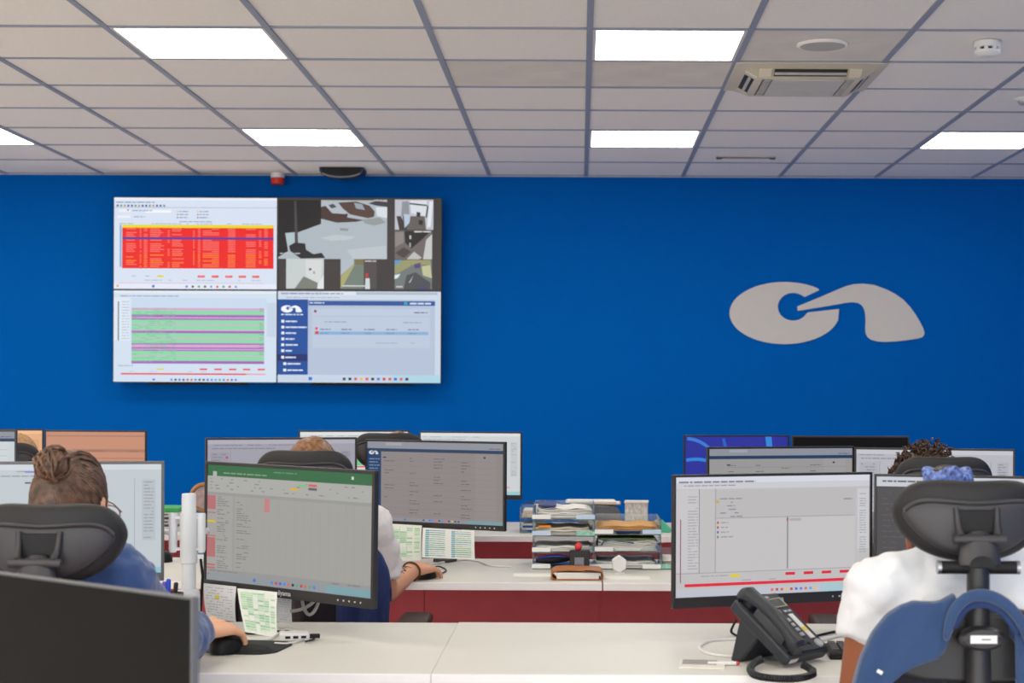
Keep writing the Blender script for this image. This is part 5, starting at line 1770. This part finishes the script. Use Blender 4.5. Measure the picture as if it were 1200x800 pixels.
# handset
hs = []
hx = -Wd / 2 + 0.028
for t in [i / 20 for i in range(21)]:
    yv = 0.004 + t * (Ln + 0.002)
    zc_ = 0.038 + 0.017 * math.sin(t * math.pi) ** 0.8
    wv = 0.018 + 0.004 * abs(2 * t - 1) ** 2
    hv = 0.011 + 0.011 * abs(2 * t - 1) ** 4
    if t in (0.0, 1.0):
        wv, hv = wv * 0.7, hv * 0.6
    hs.append([(hx + wv * sup(2 * math.pi * k / 20, 3)[0], yv, zc_ + hv * sup(2 * math.pi * k / 20, 3)[1]) for k in range(20)])
hso = MB(PM).rings(hs).build('handset', M_PH, ph)
for yv in (0.026, Ln - 0.026):
    MB(PM).lathe([(0.0001, 0.024), (0.016, 0.024), (0.018, 0.042), (0.0001, 0.045)], c=(hx, yv, 0), n=20).build('earpiece', M_PHD, hso)
# leg
MB().prism([(-0.002, 0.0), (0.045, 0.0), (0.045, 0.01), (0.0, 0.095), (-0.002, 0.095)], 0, 0.001)
leg = MB()
y1, z1 = Ln * 0.62 * math.cos(TL), Ln * 0.62 * math.sin(TL)
leg.add([(-Wd / 2 + 0.01, y1 - 0.02, z1 - 0.012), (Wd / 2 - 0.01, y1 - 0.02, z1 - 0.012), (Wd / 2 - 0.01, y1 + 0.03, z1 + 0.028), (-Wd / 2 + 0.01, y1 + 0.03, z1 + 0.028),
         (-Wd / 2 + 0.01, y1 + 0.028, 0.0), (Wd / 2 - 0.01, y1 + 0.028, 0.0), (Wd / 2 - 0.01, y1 + 0.055, 0.0), (-Wd / 2 + 0.01, y1 + 0.055, 0.0)],
        [(0, 1, 2, 3), (4, 7, 6, 5), (0, 4, 5, 1), (1, 5, 6, 2), (2, 6, 7, 3), (3, 7, 4, 0)])
leg.build('stand_leg', M_PH, ph, bevel=0.006)
# face details
fx0 = -Wd / 2 + 0.060
lc = MB(PM).box(fx0, fx0 + 0.088, Ln - 0.048, Ln - 0.02, 0.030, 0.0325).build('display_frame', mat('olive_frame', (150, 148, 128), 0.4), ph, bevel=0.001)
MB(PM).box(fx0 + 0.008, fx0 + 0.080, Ln - 0.044, Ln - 0.024, 0.0324, 0.0332).build('display', mat('lcd_dark', (40, 42, 38), 0.25), lc)
text_mesh('maker_name', 'Panasonic', 0.0115, M_MARK, ph, PM @ Matrix.Translation((fx0 + 0.03, Ln - 0.0125, 0.0305)))
for i in range(3):
    MB(PM).box(fx0 + 0.006 + i * 0.013, fx0 + 0.016 + i * 0.013, Ln - 0.066, Ln - 0.054, 0.030, 0.0335).build('soft_key', mat('peach_key', (222, 196, 166), 0.5), ph, bevel=0.001)
for i in range(2):
    MB(PM).box(fx0 + 0.056 + i * 0.016, fx0 + 0.068 + i * 0.016, Ln - 0.064, Ln - 0.058, 0.030, 0.0325).build('function_key', M_KEY, ph, bevel=0.001)
for r_ in range(4):
    for c_ in range(3):
        MB(PM).box(fx0 + 0.003 + c_ * 0.0165, fx0 + 0.0155 + c_ * 0.0165, 0.044 + r_ * 0.0145, 0.0545 + r_ * 0.0145, 0.030, 0.034).build('number_key', M_KEY, ph, bevel=0.0015)
MB(PM).box(fx0 + 0.062, fx0 + 0.078, 0.036, Ln - 0.07, 0.030, 0.0318).build('name_strip', M_WHITE, ph)
MB(PM).box(fx0 + 0.062, fx0 + 0.078, 0.058, 0.069, 0.0317, 0.0322).build('yellow_tag', mat('yellow_tag', (236, 210, 60), 0.6), ph)
MB(PM).lathe([(0.0001, 0.030), (0.011, 0.030), (0.0105, 0.034), (0.006, 0.0335), (0.0001, 0.033)], c=(fx0 + 0.072, 0.020, 0), n=24).build('navigation_key', M_KEY, ph)
for i in range(3):
    MB(PM).box(fx0 + 0.006 + i * 0.015, fx0 + 0.014 + i * 0.015, 0.022, 0.028, 0.030, 0.032).build('small_key', M_PHD, ph)
MB(PM).box(-Wd / 2 + 0.012, -Wd / 2 + 0.04, -0.0012, 0.001, 0.008, 0.018).build('white_label', M_WHITE, ph)
# coiled cord from the left side of the base round to the handset
pts = [on_desk(893, 771, .02), on_desk(882, 777, .012), on_desk(880, 786, .009), on_desk(890, 791, .009), on_desk(910, 793.5, .009), on_desk(932, 793.5, .009), on_desk(950, 790, .009), on_desk(952, 784, .009), on_desk(940, 777, .02)]
P = [local(ph, p) for p in pts]
path = []
for i in range(len(P) - 1):
    p0, p1, p2, p3 = P[max(i - 1, 0)], P[i], P[i + 1], P[min(i + 2, len(P) - 1)]
    for s in range(40):
        t = s / 40
        path.append(0.5 * ((2 * p1) + (p2 - p0) * t + (2 * p0 - 5 * p1 + 4 * p2 - p3) * t * t + (3 * p1 - p0 - 3 * p2 + p3) * t ** 3))
coil = []
for i, p in enumerate(path):
    nx = path[min(i + 1, len(path) - 1)] - path[max(i - 1, 0)]
    e1 = nx.orthogonal().normalized()
    e1 = Vector((0, 0, 1)) - nx.normalized() * nx.normalized().z
    e1.normalize()
    e2 = nx.normalized().cross(e1)
    for s in range(1):
        a = i * 1.26
        coil.append(p + (e1 * math.cos(a) + e2 * math.sin(a)) * 0.0062)
MB().tube(coil, 0.0026, 6).build('coiled_cord', M_PHD, ph)

cable('cable', 'white cable looped on the desk left of the telephone', [on_desk(877, 748, .003), on_desk(855, 748, .003), on_desk(832, 750, .003), on_desk(820, 757, .003), on_desk(828, 764, .003), on_desk(850, 768, .003), on_desk(872, 768, .003)], 0.0035, M_WC)
cable('cable', 'black cable hanging behind the telephone', [at(863, 726, 3.98), at(857, 738, 3.98), on_desk(860, 742, .004), on_desk(872, 747, .004)], 0.003, M_BLACK)
cable('cable', 'black cable running right from the telephone', [on_desk(935, 749, .004), on_desk(955, 744, .004), on_desk(985, 737.5, .004), on_desk(1010, 737, .004)], 0.0032, M_BLACK)
cable('cable', 'white cable running right beside the black telephone cable', [on_desk(938, 754, .004), on_desk(960, 749, .004), on_desk(985, 743, .004), on_desk(1010, 741, .004)], 0.004, M_WC)
# card and stick
cp = on_desk(823, 779)
cd = empty('card_wallet', (cp.x, cp.y, DZ), R(-6), 'grey and white card wallet lying left of the telephone', 'card')
MB().box(-0.048, 0.048, -0.05, 0.05, 0.0, 0.004).build('card', mat('card_white', (226, 222, 214), 0.5), cd, bevel=0.001)
MB().box(-0.042, 0.030, -0.014, 0.044, 0.004, 0.0055).build('grey_window', mat('card_grey', (168, 160, 154), 0.35, var=0.12, scale=60), cd)
sp = on_desk(858, 779)
sk = empty('white_pen', (sp.x - 0.012, sp.y, DZ), R(4), 'thin white pen with a red tip beside the card wallet', 'pen')
MB().cyl((-0.04, 0, 0.005), (0.02, 0, 0.005), 0.004).build('barrel', M_WHITE, sk)
MB().tube([(0.02, 0, 0.005), (0.024, 0, 0.005), (0.028, 0, 0.005)], [0.0035, 0.0045, 0.002], 10).build('red_tip', mat('red_tip', (220, 60, 60), 0.5), sk)
# keyboard
kp = on_desk(965, 765)
kb = empty('keyboard', (kp.x + 0.225, kp.y - 0.02, DZ), R(-3), 'black keyboard in front of the person in the white shirt', 'keyboard')
MB().box(-0.22, 0.22, -0.07, 0.07, 0.0, 0.016).build('tray', M_BLACK, kb, bevel=0.004)
kme = MB().box(-0.0075, 0.0075, -0.0075, 0.0075, 0.0, 0.008).mesh('key')
for r_ in range(6):
    for c_ in range(22):
        if r_ == 0 and 4 <= c_ <= 8:
            continue
        link('key', kme, M_SATIN, kb, (-0.205 + c_ * 0.0195, -0.055 + r_ * 0.0215, 0.0145))

# ------------------------------------------------------------------ paper trays on the second-row desk
M_PAP = mat('white_paper', (236, 234, 228), 0.8, var=0.02, scale=20)
M_PAPC = mat('cream_paper', (226, 216, 196), 0.8, var=0.03, scale=20)
M_KRAFT = mat('kraft_envelope', (206, 158, 98), 0.75, var=0.06, scale=14)
M_STK = mat('sticker_white', (240, 240, 236), 0.6, var=0.01)


def tray_unit(root, z, w, dp, h, stickers):
    t = MB()
    t.box(-w / 2, w / 2, 0, dp, z, z + 0.003)
    tr = t.build('tray', ACRYLIC, root, bevel=0.0008)
    MB().box(-w / 2, -w / 2 + 0.003, 0, dp, z + 0.003, z + h * 0.92).build('side_wall', ACRYLIC, tr)
    MB().box(w / 2 - 0.003, w / 2, 0, dp, z + 0.003, z + h * 0.92).build('side_wall', ACRYLIC, tr)
    MB().box(-w / 2 + 0.003, w / 2 - 0.003, dp - 0.003, dp, z + 0.003, z + h * 0.92).build('back_wall', ACRYLIC, tr)
    for s in (-1, 1):
        pts = [(s * w / 2, z), (s * w / 2, z + h * 0.42), (s * w * 0.24, z + h * 0.36), (s * w * 0.18, z + h * 0.14), (s * w * 0.16, z)]
        MB().prism(pts, -0.003, 0.0).build('front_lip', ACRYLIC, tr)
    for s, c in stickers:
        MB().box(s * w * 0.36 - 0.03, s * w * 0.36 + 0.03, -0.0042, -0.003, z + 0.004, z + 0.018).build('label_sticker', c, tr)
    MB().cyl((-w / 2 + 0.0015, 0.002, z), (-w / 2 + 0.0015, 0.002, z + h * 0.96), 0.002).build('corner_post', ACRYLIC, tr)
    MB().cyl((w / 2 - 0.0015, 0.002, z), (w / 2 - 0.0015, 0.002, z + h * 0.96), 0.002).build('corner_post', ACRYLIC, tr)


def papers(label, loc, w, dp, n, m, rz=0.0, warp=0.004, seed=1):
    o = empty('paper_stack', loc, rz, label, 'papers', 'papers in the trays')
    r_ = random.Random(seed)
    for i in range(n):
        th = r_.uniform(0.0015, 0.004)
        dx, dy = r_.uniform(-0.006, 0.006), r_.uniform(-0.006, 0.006)
        z0 = i * 0.0035
        g = [[(-w / 2 + w * a / 8 + dx, -dp / 2 + dp * b / 4 + dy, z0 + th / 2 + 0.0005 + warp * i / n * math.sin(a * 0.9 + seed + i * 0.3) ** 2) for b in range(5)] for a in range(9)]
        MB().sheet(g).build('sheet', m if (i % 3 or m is M_KRAFT) else M_PAP, o, solid=th)
    return o


M_GSTK = mat('sticker_green', (150, 214, 186), 0.6, var=0.3, scale=120)
M_BSTK = mat('sticker_blue', (196, 214, 236), 0.6)
DT = 5.49
TW = 72 * DT / F
tl_ = empty('letter_tray_stack', (wx(661, DT), DT, DZ), 0, 'left stack of four clear letter trays full of papers', 'letter tray', 'clear letter tray stacks')
hT = 0.0535
for i, stk in enumerate((((-1, M_STK), (1, M_STK)), ((-1, M_STK),), ((-1, M_BSTK), (1, M_GSTK)), ((-1, M_STK), (1, M_BSTK)))):
    tray_unit(tl_, i * hT, TW, 0.255, hT, stk)
xL = tl_.location.x
papers('white papers in the top tray of the left stack', (xL, DT + 0.125, DZ + 3 * hT + 0.004), 0.175, 0.22, 9, M_PAP, R(2), 0.006, 3)
papers('papers with an orange slip in the third tray of the left stack', (xL, DT + 0.125, DZ + 2 * hT + 0.004), 0.178, 0.22, 6, M_PAPC, R(-1), 0.006, 5)
papers('thin pile of papers in the second tray of the left stack', (xL, DT + 0.125, DZ + hT + 0.004), 0.175, 0.22, 4, M_PAP, R(1), 0.004, 6)
os_ = empty('orange_slip', (xL - 0.062, DT + 0.02, DZ + 2 * hT + 0.029), R(4), 'small orange slip at the front of the left tray stack', 'paper slip')
MB().box(-0.02, 0.02, -0.012, 0.06, 0, 0.006).build('slip', mat('orange_paper', (240, 150, 60), 0.7), os_)
bs = empty('blue_strip', (xL - 0.055, DT + 0.03, DZ + 3 * hT + 0.042), 0, 'dark blue folder tab on top of the left tray stack', 'folder')
MB().box(-0.028, 0.03, -0.02, 0.16, 0, 0.006).build('tab', mat('navy_card', (44, 60, 120), 0.5), bs, bevel=0.002)
# stapler in the bottom tray
sp_ = empty('stapler', (xL - 0.035, DT + 0.03, DZ + 0.0035), R(-82), 'black and blue stapler in the lowest tray on the left', 'stapler')
MB().box(-0.018, 0.018, -0.06, 0.06, 0.0, 0.009).build('base', M_BLACK, sp_, bevel=0.004)
arm_ = [[(0.016 * sup(2 * math.pi * k / 16, 3)[0] * (0.6 + 0.4 * math.sin(math.pi * (0.1 + 0.85 * t))), -0.055 + 0.11 * t, 0.022 + 0.006 * t + (0.006 + 0.007 * math.sin(math.pi * t)) * sup(2 * math.pi * k / 16, 3)[1]) for k in range(16)] for t in [i / 12 for i in range(13)]]
MB().rings(arm_).build('upper_arm', M_BLACK, sp_)
top_ = [[(p[0] * 0.8, p[1] * 0.9, p[2] + 0.004) for p in ring_] for ring_ in arm_]
MB().rings(top_).build('blue_cover', mat('royal_blue_plastic', (52, 64, 170), 0.35), sp_)
# black pen cup with red item, standing before the trays
cu = on_desk(680, 668.5)
cup = empty('pen_holder', (wx(680, 5.46), 5.455, DZ), 0, 'black box pen holder with a red top before the left trays', 'pen holder')
MB().box(-0.032, 0.032, -0.022, 0.022, 0, 0.066).build('box', mat('black_gloss_box', (30, 27, 25), 0.3), cup, bevel=0.002)
MB().box(-0.016, 0.014, -0.0235, -0.022, 0.008, 0.045).build('label', mat('grey_label', (130, 132, 140), 0.5, var=0.2, scale=120), cup)
MB().box(-0.014, 0.010, -0.0242, -0.0235, 0.010, 0.022).build('blue_print', mat('blue_print', (60, 74, 130), 0.5), cup)
MB().ell((-0.004, 0, 0.078), (0.012, 0.012, 0.014)).cyl((-0.004, 0, 0.05), (-0.004, 0, 0.075), 0.006).build('red_knob', mat('red_knob', (222, 60, 66), 0.4), cup)
# right stack
tr_ = empty('letter_tray_stack', (wx(736.5, DT), DT, DZ), 0, 'right stack of three clear letter trays with a brown envelope', 'letter tray', 'clear letter tray stacks')
TW2, hT2 = 78 * DT / F, 0.0565
for i, stk in enumerate((((-1, M_STK), (1, M_STK)), ((-1, M_STK),), ((-1, M_STK), (1, M_BSTK)))):
    tray_unit(tr_, i * hT2, TW2, 0.255, hT2, stk)
xR = tr_.location.x
papers('brown kraft envelopes in the top tray of the right stack', (xR, DT + 0.12, DZ + 2 * hT2 + 0.014), 0.195, 0.23, 4, M_KRAFT, R(-1), 0.006, 8)
papers('white folded papers in the middle tray of the right stack', (xR, DT + 0.125, DZ + hT2 + 0.004), 0.19, 0.22, 9, M_PAP, R(1), 0.008, 9)
papers('white papers in the lowest tray of the right stack', (xR, DT + 0.125, DZ + 0.004), 0.19, 0.22, 5, M_PAP, R(0), 0.004, 10)
gf = empty('green_folder', (xR, DT + 0.125, DZ + hT2 + 0.0405), 0, 'olive green folder in the middle tray of the right stack', 'folder')
MB().box(-0.09, 0.09, -0.115, 0.11, 0, 0.005).build('cover', mat('olive_card', (104, 122, 62), 0.7), gf, bevel=0.001)
MB().tube([(-0.085, -0.118, -0.018), (-0.08, -0.119, -0.006), (-0.05, -0.12, 0.001), (0.0, -0.12, -0.006), (0.02, -0.12, -0.01)], 0.003, 8).build('curled_edge', mat('slate_card', (92, 104, 122), 0.6), gf)
# third tray, partly behind the right front screen
t3 = empty('letter_tray_stack', (wx(813, DT), DT + 0.01, DZ), 0, 'clear letter tray half hidden by the right front screen', 'letter tray', 'clear letter tray stacks')
tray_unit(t3, 0, TW2 * 0.95, 0.25, 0.055, ((-1, M_GSTK),))
papers('cream papers in the tray half hidden by the right screen', (t3.location.x, DT + 0.13, DZ + 0.004), 0.185, 0.21, 7, M_PAPC, R(1), 0.003, 12)

# notebook
nb = on_desk(677, 680)
no = empty('notebook', (nb.x, nb.y + 0.05, DZ), R(1), 'brown leather notebook with white pages lying before the trays', 'notebook')
M_LEA = mat('tan_leather', (168, 100, 44), 0.5, var=0.08, scale=30, bump=0.1)
MB().box(-0.066, 0.064, -0.048, 0.05, 0.004, 0.024).build('page_block', M_PAP, no, bevel=0.001)
MB().box(-0.072, 0.072, -0.052, 0.054, 0.0, 0.004).build('back_cover', M_LEA, no, bevel=0.0015)
cov = [[(-0.076, -0.05 + 0.104 * b / 4, 0.004 + 0.01) for b in range(5)]]
pr = [(-0.071, 0.002), (-0.079, 0.006), (-0.081, 0.015), (-0.077, 0.024), (-0.066, 0.029), (-0.03, 0.031), (0.03, 0.029), (0.066, 0.027), (0.074, 0.022), (0.077, 0.014), (0.074, 0.005)]
MB().sheet([[(x, -0.05 + 0.104 * b / 4, z + 0.004 * b / 4) for b in range(5)] for x, z in pr]).build('front_cover', M_LEA, no, solid=0.004)
MB().tube([(0.02, -0.053, 0.031), (0.05, -0.053, 0.029), (0.072, -0.053, 0.024)], 0.0016, 6).build('elastic_band', M_BLACK, no)
# white hexagon timer
hx_ = on_desk(726, 672)
he = empty('hexagon_timer', (hx_.x, hx_.y, DZ), R(6), 'small white hexagonal block standing before the right trays', 'timer')
hr_ = 0.0255
MB().prism([(hr_ * 0.98 * math.cos(R(60 * i + 30)), 0.030 + hr_ * 1.15 * math.sin(R(60 * i + 30))) for i in range(6)], 0.0, 0.026).build('block', M_WHITE, he, bevel=0.003)
MB().box(-0.016, 0.016, 0.002, 0.024, 0.0, 0.004).build('foot', M_WHITE, he)
for lab, a, b, rz in (('loose white sheet lying left of the brown notebook', 628, 674, 3), ('loose white sheet lying right of the brown notebook', 735, 677, -2)):
    pp = on_desk(a, b)
    o = MB().box(-0.07, 0.07, -0.045, 0.045, 0.0, 0.0012).build('paper_sheet', M_PAP, None, (pp.x, pp.y, DZ), smooth=False)
    o.rotation_euler.z = R(rz)
    tag(o, lab, 'paper')

# ------------------------------------------------------------------ third-row desk things
mc = empty('memo_box', (wx(746.5, 7.0), 7.0, DZ), R(-4), 'white box covered in scribbled lettering, behind the right trays', 'memo box')
M_SCRIB = mat('scribbled_card', (206, 202, 196), 0.7, var=0.32, scale=55, stretch=(2.2, 2.2, 0.9))
MB().box(-0.047, 0.047, -0.04, 0.04, 0.0, 0.125).build('body', M_SCRIB, mc, bevel=0.003)
MB().box(-0.05, 0.05, -0.043, 0.043, 0.122, 0.13).build('lid', mat('lid_white', (222, 218, 212), 0.6, var=0.08, scale=60), mc, bevel=0.002)
bx_ = empty('document_box', (wx(703, 7.05), 7.05, DZ), R(2), 'dark grey document box behind the letter trays', 'box')
prof = [(-0.085, 0.0), (0.085, 0.0), (0.085, 0.07), (0.078, 0.095), (0.06, 0.108), (0.0, 0.112), (-0.085, 0.112)]
MB().prism(prof, -0.09, 0.09).build('body', mat('graphite_plastic', (92, 96, 100), 0.35, var=0.03), bx_, bevel=0.004)
MB().box(-0.05, 0.05, -0.0915, -0.09, 0.02, 0.05).build('front_label', M_GRILLE, bx_)
for i, (lab, dx, m) in enumerate((('brown folder lying on the dark grey document box', 0.0, mat('brown_folder', (150, 120, 100), 0.7)), ('cream folder topmost on the dark grey document box', -0.02, M_PAPC))):
    o = empty('folder', (wx(700, 7.05) + dx, 7.05, DZ + 0.114 + i * 0.0075), R(-2 + 3 * i), lab, 'folder')
    MB().box(-0.11, 0.10, -0.08, 0.08, 0.0, 0.0035).build('lower_cover', m, o)
    MB().box(-0.105, 0.095, -0.078, 0.08, 0.0035, 0.0065).build('pages', M_PAP, o)
bt = empty('letter_tray_stack', (wx(625, 6.95), 6.92, DZ), 0, 'small clear tray with blue contents on the far desk', 'letter tray', 'clear letter tray stacks')
tray_unit(bt, 0, 0.105, 0.2, 0.06, ())
tray_unit(bt, 0.06, 0.105, 0.2, 0.05, ())
for i, (lab, z, c, hh) in enumerate((('blue folders in the small clear tray on the far desk', 0.004, (40, 92, 170), 0.035), ('cream notes in the small clear tray on the far desk', 0.064, (222, 206, 178), 0.03))):
    o = empty('folder', (bt.location.x, 7.02, DZ + z), 0, lab, 'folder')
    for k in range(4):
        MB().box(-0.045 + 0.002 * k, 0.045, -0.09 + 0.004 * k, 0.08, hh * k / 4, hh * (k + 0.85) / 4).build('sheet', mat('far_sheet_%d_%d' % (i, k % 2), c if k % 2 == 0 else (226, 224, 220), 0.7), o)
ca = MB()
cable('cable', 'tangle of dark cable on the small tray of the far desk', [Vector((bt.location.x - 0.04, 6.96, DZ + 0.113)), Vector((bt.location.x - 0.01, 7.0, DZ + 0.122)), Vector((bt.location.x + 0.03, 6.97, DZ + 0.114)), Vector((bt.location.x + 0.05, 7.02, DZ + 0.128)), Vector((bt.location.x, 7.05, DZ + 0.116)), Vector((bt.location.x - 0.03, 7.0, DZ + 0.126)), Vector((bt.location.x + 0.02, 6.95, DZ + 0.114))], 0.0025, mat('navy_cable', (30, 44, 80), 0.5))
gt = empty('tape_dispenser', (wx(774, 7.0), 7.0, DZ), R(-10), 'mint green tape dispenser on the far desk', 'tape dispenser')
M_MINT = mat('mint_plastic', (84, 196, 156), 0.4)
MB().prism([(-0.05, 0.0), (0.045, 0.0), (0.05, 0.012), (0.03, 0.03), (0.01, 0.052), (-0.005, 0.05), (-0.02, 0.03), (-0.05, 0.012)], -0.012, 0.012).build('body', M_MINT, gt, bevel=0.003)
MB(Matrix.Translation((-0.012, 0, 0.03))).lathe([(0.012, -0.009), (0.022, -0.009), (0.022, 0.009), (0.012, 0.009)], n=24, axis='y').build('tape_roll', M_PAPC, gt)
og = empty('eraser', (wx(765, 6.93), 6.93, DZ), R(15), 'small orange block beside the mint tape dispenser', 'eraser')
MB().box(-0.018, 0.018, -0.01, 0.01, 0, 0.02).build('block', mat('orange_block', (196, 110, 60), 0.6), og, bevel=0.003)
MB().box(-0.018, 0.002, -0.0105, 0.0105, 0.0, 0.0206).build('paper_band', M_WHITE, og)
# left part of the far desk, seen past the white pole
ls = empty('file_tray', (wx(203, 7.05), 7.0, DZ), 0, 'white file tray with a green lid seen beside the white pole', 'file tray')
for i in range(3):
    MB().box(-0.055, 0.055, -0.09, 0.09, i * 0.03, i * 0.03 + 0.02).build('drawer', mat('pale_drawer_%d' % (i % 2), (206, 206, 208) if i % 2 else (226, 222, 216), 0.5), ls, bevel=0.002)
    MB().box(-0.015, 0.015, -0.094, -0.09, i * 0.03 + 0.008, i * 0.03 + 0.013).build('pull', M_SATIN, ls)
MB().box(-0.052, 0.052, -0.088, 0.088, 0.02, 0.03).build('divider', M_SATIN, ls)
MB().box(-0.052, 0.052, -0.088, 0.088, 0.05, 0.06).build('divider', M_SATIN, ls)
MB().box(-0.058, 0.058, -0.093, 0.093, 0.08, 0.098).build('green_lid', mat('green_lid', (60, 176, 96), 0.5), ls, bevel=0.003)
# second-row box with a round photo frame on top, seen between pole and screen
bb_ = empty('binder_box', (wx(243, 5.72), 5.735, DZ), 0, 'blue and white striped binder box behind the white pole', 'box')
for i in range(6):
    MB().box(-0.035, 0.04, -0.05, 0.05, i * 0.027, i * 0.027 + 0.026).build('band', mat('box_band_%d' % (i % 2), (90, 140, 190) if i % 2 else (222, 226, 230), 0.6), bb_, bevel=0.002)
pf = empty('photo_frame', (wx(240, 5.72), 5.72, DZ + 0.163), R(0), 'round wooden photo frame peeking out beside the white pole', 'photo frame')
MB().tube([(0.045 * math.cos(2 * math.pi * k / 32), 0.0, 0.052 + 0.045 * math.sin(2 * math.pi * k / 32)) for k in range(32)], 0.007, 10, closed=True).build('wooden_ring', mat('honey_wood', (170, 120, 66), 0.45, var=0.15, scale=40), pf)
MB().lathe([(0.0001, -0.001), (0.042, -0.001), (0.042, -0.004), (0.0001, -0.004)], c=(0, 0, 0.052), n=28, axis='y').build('picture', mat('muted_print', (176, 150, 148), 0.6, var=0.25, scale=50), pf)
